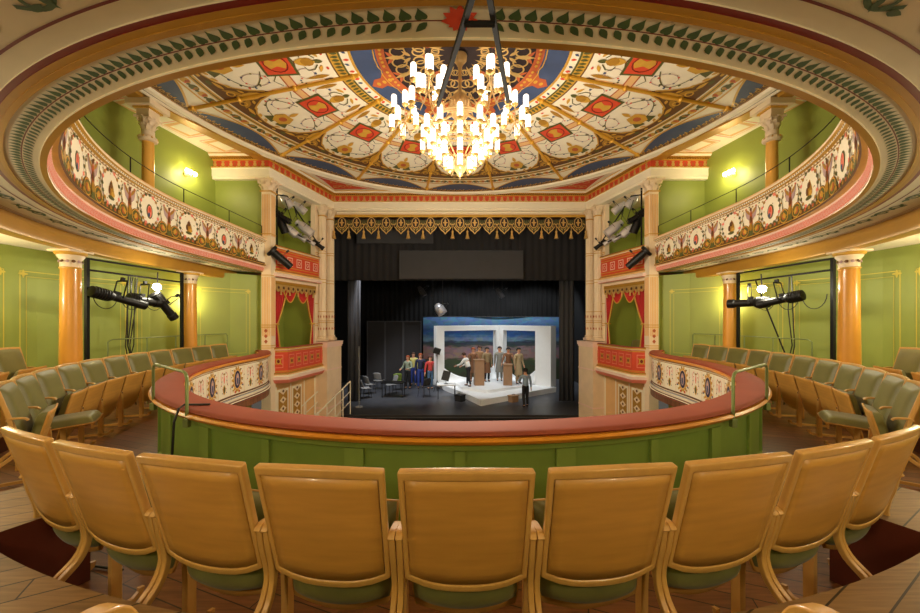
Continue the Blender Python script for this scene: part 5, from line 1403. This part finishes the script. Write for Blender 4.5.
    for k in range(5 if g < 0 else 2):
        x_, y_ = g * (6.36 + .04 * k), 6.75 + .09 * k; m.tube([Vector((x_, y_, .84)) - o_, Vector((x_ + g * .06, y_ + rnd.uniform(-.05, .1), .2)) - o_, Vector((x_ + g * .1, y_ + rnd.uniform(-.1, .1), -.5)) - o_, Vector((x_ + g * .15, y_ + rnd.uniform(-.35, .5), FZ + .02)) - o_], .010, 5)
    for k in range(3):
        y_ = 6.3 + k * .5; m.tube([Vector((g * 6.34, y_ + .22 * math.cos(a_), .45 + .25 * math.sin(a_))) - o_ for a_ in [PI + i * PI / 10 for i in range(11)]], .007, 5)
    m.build('cable_run', 'cable', parent=root)
    if g > 0:
        br = empty('brace_pole', (6.34, 7.5, .8), label='slanting black brace pole behind the long spotlights of the right frame', cat='pole'); bo = Vector(br.location)
        m = MB(); m.tube([Vector((6.34, 7.55, .84)) - bo, Vector((6.75, 6.85, FZ + .02)) - bo], .014, 6); m.build('pole', 'black', parent=br)

# hanging lamps over the stage
for px, py, d, lab in ((440, 309, 15.6, 'grey spotlight hanging on thin wires above the white set'), (422, 291, 17.5, 'dark spotlight hanging high over the left of the stage'), (500, 293, 17.5, 'dark spotlight hanging high over the white set')):
    p = Wp(px - 3, py - 4, d); q = Wp(px + 3, py + 5, d - .1); s_ = spotlight(p, q, .22 if px == 440 else .14, 'silver' if px == 440 else 'grey_dark', lab, None, 'par', up=.4)
    m = MB(); m.tube([(-.18, .0, 0), (-.18, 0, 5.25 - p.z)], .008, 5); m.tube([(.25, .0, 0), (.25, 0, 5.25 - p.z)], .008, 5)
    o = m.build('suspension_wire', 'black', parent=s_); o.rotation_euler = s_.rotation_euler.to_matrix().inverted().to_euler()

# ---- wall sconces and gallery ceiling lamps
def sconce(p, n, label):
    t = empty('wall_sconce', tuple(p), label=label, cat='wall lamp'); n = Vector(n).normalized(); s_ = Vector((n.y, -n.x, 0))
    m = MB(); m.lathe([(.07, 0), (.06, .02), (.02, .04)], axis=tuple(n), n=14)
    for g in (-1, 0, 1): m.tube([(0, 0, .0), n * .10 + s_ * g * .07 - Vector((0, 0, .05)), n * .14 + s_ * g * .12 + Vector((0, 0, .0))], .010, 6)
    m.build('arm', 'gold', parent=t, smooth=40)
    for g in (-1, 0, 1): m = MB(); q = n * .14 + s_ * g * .12; m.lathe([(0, -.015), (.03, 0), (.042, .05), (.03, .09), (0, .10)], c=q, n=12); m.build('bulb', 'bulb', parent=t, smooth=60)
    point_light('sconce_glow', tuple(Vector(p) + n * .32 - Vector((0, 0, .08))), SCONCE_W, (1, .86, .6), .05)
for g in (-1, 1):
    sconce((g * 7.0, 9.0, 3.72), (-g, -.12, 0), 'lit gilt wall lamp in the upper gallery on the %s, between column and cornice' % SIDE[g])
def ceiling_lamp(x, y, label, w=GALLERY_W):  # unseen pendants, hung low so their light grazes the soffit
    t = empty('ceiling_lamp', (x, y, 1.24), label=label, cat='ceiling lamp')
    m = MB(); m.lathe([(.10, 0), (.10, -.02), (.08, -.03)], n=16); m.lathe([(.008, -.03), (.008, -.55)], n=8); m.build('mount', 'gold', parent=t)
    m = MB(); m.lathe([(.03, -.53), (.09, -.58), (.11, -.64), (.08, -.70), (0, -.73)], n=16); m.build('lamp_glass', 'bulb', parent=t, smooth=60)
    point_light('lamp_glow', (x, y, .40), w, (1, .87, .66), .08)
ceiling_lamp(-1.9, -.35, 'round ceiling lamp behind the seats, left of the middle'); ceiling_lamp(1.9, -.35, 'round ceiling lamp behind the seats, right of the middle')
for g in (-1, 1):
    ceiling_lamp(g * 4.6, 1.6, 'round ceiling lamp at the %s rear corner of the gallery' % SIDE[g]); ceiling_lamp(g * 6.9, 4.6, 'round ceiling lamp near the wall on the %s' % SIDE[g]); ceiling_lamp(g * 6.6, 8.6, 'round ceiling lamp at the stage end of the %s gallery' % SIDE[g], 8)

# ---- light added on the stage and backcloth, and front-of-house light
for x in (-1.5, 1.0, 3.5): spot_light('stage_light', (x, 14.8, 3.6), (1.5 + x * .2, 17.5, -2.8), STAGE_W * .5, 60, (.92, .97, 1.0), .15)
spot_light('stage_light', (-3.2, 14.9, 3.6), (-2.6, 17.4, -3), STAGE_W, 55, (.95, .97, 1.0), .15)
for x in (-.5, 2.1, 4.6): spot_light('backcloth_fill', (x, 18.9, 3.2), (x, 20.6, -1.0), 260, 100, (.9, .96, 1.0), .1)  # unseen spots added overhead to brighten the backcloth
spot_light('stage_light', (-3.9, 14.8, 2.8), (-3.2, 16.6, -3.3), STAGE_W * .8, 60, (.95, .97, 1.0), .15)  # unseen spot added to brighten the furniture at stage left
for g in (-1, 1): spot_light('house_spot', (g * 4.9, 11.0, 2.6), (g * -1.0, 16.5, -3.0), 110, 30, (1, .95, .85), .08)
for g in (-1, 1): point_light('box_light', (g * 6.0, 10.9, .9), 5, (1, .8, .55), .05); point_light('box_light', (g * 6.0, 10.9, 3.7), 6, (1, .8, .55), .05)  # bare point lights inside the side boxes, no fixture built

# ================================================================ SEATS
def yzstrip(m, path, x, w, t):
    """bent strip in the yz plane, w wide in x, t thick"""
    n = len(path); P = []
    for i, (y, z) in enumerate(path):
        a = path[max(0, i - 1)]; b = path[min(n - 1, i + 1)]; dy, dz = b[0] - a[0], b[1] - a[1]; L = math.hypot(dy, dz); ny, nz = -dz / L * t / 2, dy / L * t / 2
        P += [(x - w / 2, y + ny, z + nz), (x + w / 2, y + ny, z + nz), (x + w / 2, y - ny, z - nz), (x - w / 2, y - ny, z - nz)]
    f = [(4 * i + k, 4 * i + 4 + k, 4 * i + 4 + (k + 1) % 4, 4 * i + (k + 1) % 4) for i in range(n - 1) for k in range(4)] + [(0, 1, 2, 3), (4 * n - 1, 4 * n - 2, 4 * n - 3, 4 * n - 4)]
    m.add(P, f)
def smooth_path(p, k=4):
    out = []
    for i in range(len(p) - 1):
        p0 = p[max(0, i - 1)]; p1 = p[i]; p2 = p[i + 1]; p3 = p[min(len(p) - 1, i + 2)]
        for j in range(k):
            t = j / k; out.append(tuple(.5 * (2 * b + (-a + c) * t + (2 * a - 5 * b + 4 * c - d) * t * t + (-a + 3 * b - 3 * c + d) * t ** 3) for a, b, c, d in zip(p0, p1, p2, p3)))
    return out + [p[-1]]
def backpt(u, v, dy=0):
    zt = 1.12 - .012 * u * u; zb = .525 + .06 * abs(u) ** 2.8; z = zb + (zt - zb) * v
    x = u * (.268 + .011 * v); y = .15 * (1.12 - z) / .58 + .022 * u * u + dy
    return (x, y, z)
def make_chair(fold, rear=False, low=.012):
    t = empty('theatre_chair', (0, 0, 0), 0, 'x', 'chair', 'theatre chairs')
    us = [-1, -.97, -.91] + [-.91 + 1.82 * i / 8 for i in range(1, 8)] + [.91, .97, 1]; vsn = [0, .025, .06] + [.06 + .868 * i / 8 for i in range(1, 8)] + [.928, .97, 1]
    m = MB(); P = [backpt(u, v) for u in us for v in vsn]; nv = len(vsn)
    m.add(P, [(i * nv + j, (i + 1) * nv + j, (i + 1) * nv + j + 1, i * nv + j + 1) for i in range(len(us) - 1) for j in range(nv - 1) if not (2 <= i < len(us) - 3 and 2 <= j < nv - 3)])
    o = m.build('back_frame', 'seat_frame', parent=t, smooth=50); s = o.modifiers.new('s', 'SOLIDIFY'); s.thickness = .036; s.offset = 0
    b = o.modifiers.new('b', 'BEVEL'); b.width = .012; b.segments = 4; b.limit_method = 'ANGLE'; b.angle_limit = R_(40)
    m = MB(); m.grid(lambda a, c: backpt(-.899 + 1.798 * a, .066 + .856 * c, -.004), 10, 10); o = m.build('back_panel', 'seat_wood', parent=t, smooth=60); s = o.modifiers.new('s', 'SOLIDIFY'); s.thickness = .022; s.offset = 0
    m = MB(); m.grid(lambda a, c: backpt(-.90 + 1.8 * a, .06 + .90 * c, .018 + .045 * (1 - abs(2 * a - 1) ** 7) * (1 - abs(2 * c - 1) ** 7) + .012 * (1 - (2 * a - 1) ** 2)), 18, 18); m.build('back_cushion', 'seat_green', parent=t, smooth=80)
    ang = R_(76) if fold else R_(4)
    d0, d1 = (-.165, .31) if fold else (-.04, .25 if rear else .42)
    hy, hz = (.27 if fold else .20), .52; dy, dz = math.cos(ang), math.sin(ang)         # seat runs from the hinge
    ny, nz = -dz, dy                                                   # towards the sitter's side
    e0 = d0; d0 = d0 - low if fold else d0
    def sp(u, d, h):   # u across, d along the depth, h height over the board
        e = d - d0; w = .252 * (1 if e > .14 else math.sqrt(max(.0, 1 - ((.14 - e) / .15) ** 2)) * .4 + .6)
        bow = -.012 * (1 - u * u)
        return (u * w, hy + dy * d + ny * (h + bow), hz + dz * d + nz * (h + bow))
    m = MB(); m.grid(lambda a, c: sp(2 * a - 1, d0 + (d1 - d0) * c + .05 * (2 * a - 1) ** 2 * (1 - c), 0), 12, 14); o = m.build('seat_board', 'seat_wood', parent=t, smooth=60); s = o.modifiers.new('s', 'SOLIDIFY'); s.thickness = .016; s.offset = 0
    m = MB(); 
    def cu(a, c):
        u = 2 * a - 1; e = (1 - abs(u) ** 6) * (1 - abs(2 * c - 1) ** 8); return sp(u * .97, e0 + .015 + (d1 - e0 - .02) * c + .05 * u * u * (1 - c), .010 + .080 * e ** .6)
    m.grid(cu, 20, 20); m.build('seat_cushion', 'seat_green', parent=t, smooth=80)
    for g in (-1, 1):
        x = g * .287
        m = MB(); yzstrip(m, smooth_path([(.11, .79), (.125, .70), (.15, .60), (.155, .52), (.12, .44), (.04, .37), (-.04, .29), (-.075, .17), (-.08, .0)]), x, .026, .030); m.build('rear_leg', 'seat_frame', parent=t, smooth=40, bevel=.004)
        m = MB(); yzstrip(m, smooth_path([(.09, .78), (.11, .80), (.15, .80), (.19, .795), (.21, .785), (.22, .77)] if not rear else [(.05, .66), (.1, .71), (.2, .73), (.36, .725), (.42, .71), (.445, .67)]), x, .030 if not rear else .04, .018 if not rear else .025); m.build('armrest', 'seat_frame', parent=t, smooth=40, bevel=.004)
        m = MB(); yzstrip(m, smooth_path([(.27, .56), (.28, .4), (.28, .2), (.28, .0)]), x, .020, .05); m.build('front_leg', 'seat_frame', parent=t, smooth=40)
        m = MB(); yzstrip(m, [(-.075, .035), (.1, .035), (.36, .035), (.40, .06), (.405, .09)], x, .020, .03); m.build('runner', 'seat_frame', parent=t)
        m = MB(); m.lathe([(0, -.02), (.03, -.014), (.03, .014), (0, .02)], (x - g * .012, .27, .54), 10, axis=(1, 0, 0)); m.build('hinge', 'brown', parent=t)
    return t
c_fold = make_chair(True); c_side = make_chair(True, low=.13); c_open = make_chair(False); c_rear = make_chair(False, True)
used = {}
def place(proto, a, r, z, label, straight=None):
    o = proto if not used.get(proto.name) else copy_tree(proto)
    used[proto.name] = 1
    if straight is None: o.location = (SEAT_C[0] + r * math.sin(a), SEAT_C[1] - r * math.cos(a), z); o.rotation_euler = (0, 0, a)
    else: o.location = straight[0]; o.rotation_euler = (0, 0, straight[1])
    o['label'] = label
ORD = ['first', 'second', 'third', 'fourth', 'fifth', 'sixth', 'seventh', 'eighth', 'ninth', 'tenth', 'eleventh', 'twelfth']
for k in range(-4, 5):
    place(c_fold, R_(5.8 * k + .25), 6.09, FZ, 'beech chair seen from behind, ' + (ORD[k + 4] + ' from the left' if k else 'the middle one') + ' in the near centre row')
for g in (-1, 1):
    for k in range(11):
        a = 47.3 + 5.45 * k
        lab = 'green chair with folded seat in the %s side row, %s from the near end' % (SIDE[g], ORD[k])
        if k == 1: lab = lab.replace('folded', 'lowered')
        pr = c_open if k == 1 else c_side
        if a <= 92: place(pr, g * R_(a), 6.05, FZ, lab)
        else: y = 7.5 + (a - 90) * PI / 180 * 6.05; place(pr, 0, 0, 0, lab, straight=((g * 6.05 * 1.0, y, FZ), g * R_(min(96, a))))
    for k, a in enumerate((69.5, 63.5)):
        place(c_fold, g * R_(a), 7.02, FZ + .2, 'green chair on the raised step behind the %s side row, %s' % (SIDE[g], ('nearer the column', 'at the photo edge')[k]))
    place(c_rear, g * R_(7.2), 7.35, PZ, 'chair of the raised rear row showing one armrest at the bottom %s' % SIDE[g])
# black cable over the lower rail on the left, and on the floor
root = empty('cable', (-2.5, 3.2, -.83), label='black cable draped over the red rail beside the left grab rail', cat='cable')
o_ = Vector(root.location); pts_ = [(187, 400, 3.35, -.83), (196, 398, 3.45, -.83), (210, 403, 3.3, -.828)]
m = MB(); P = [Vector(((210 - 460) / 352 * 3.45, 3.45, -.826)), Vector((-2.68, 3.42, -.822)), Vector((-2.62, 3.28, -.826)), Vector((-2.60, 3.20, -.93)), Vector((-2.60, 3.18, -1.2)), Vector((-2.63, 3.16, FZ + .01))]
m.tube([p - o_ for p in P], .010, 6); m.build('cable_run', 'cable', parent=root)
root = empty('cable', (-3.2, 2.2, FZ + .01), label='thin black cable lying across the floor under the left chairs', cat='cable')
m = MB(); m.tube([(-.9, -.2, .41), (-.5, -.12, .41), (-.1, -.05, .41), (.02, -.02, .3), (.1, 0, .005), (.6, .25, .005), (.9, .2, .005)], .008, 6); m.build('cable_run', 'cable', parent=root)

# everything stands on a floor at height zero: lift by the lens height
for o in list(sc.objects):
    if o.parent is None: o.location.z += 1.6
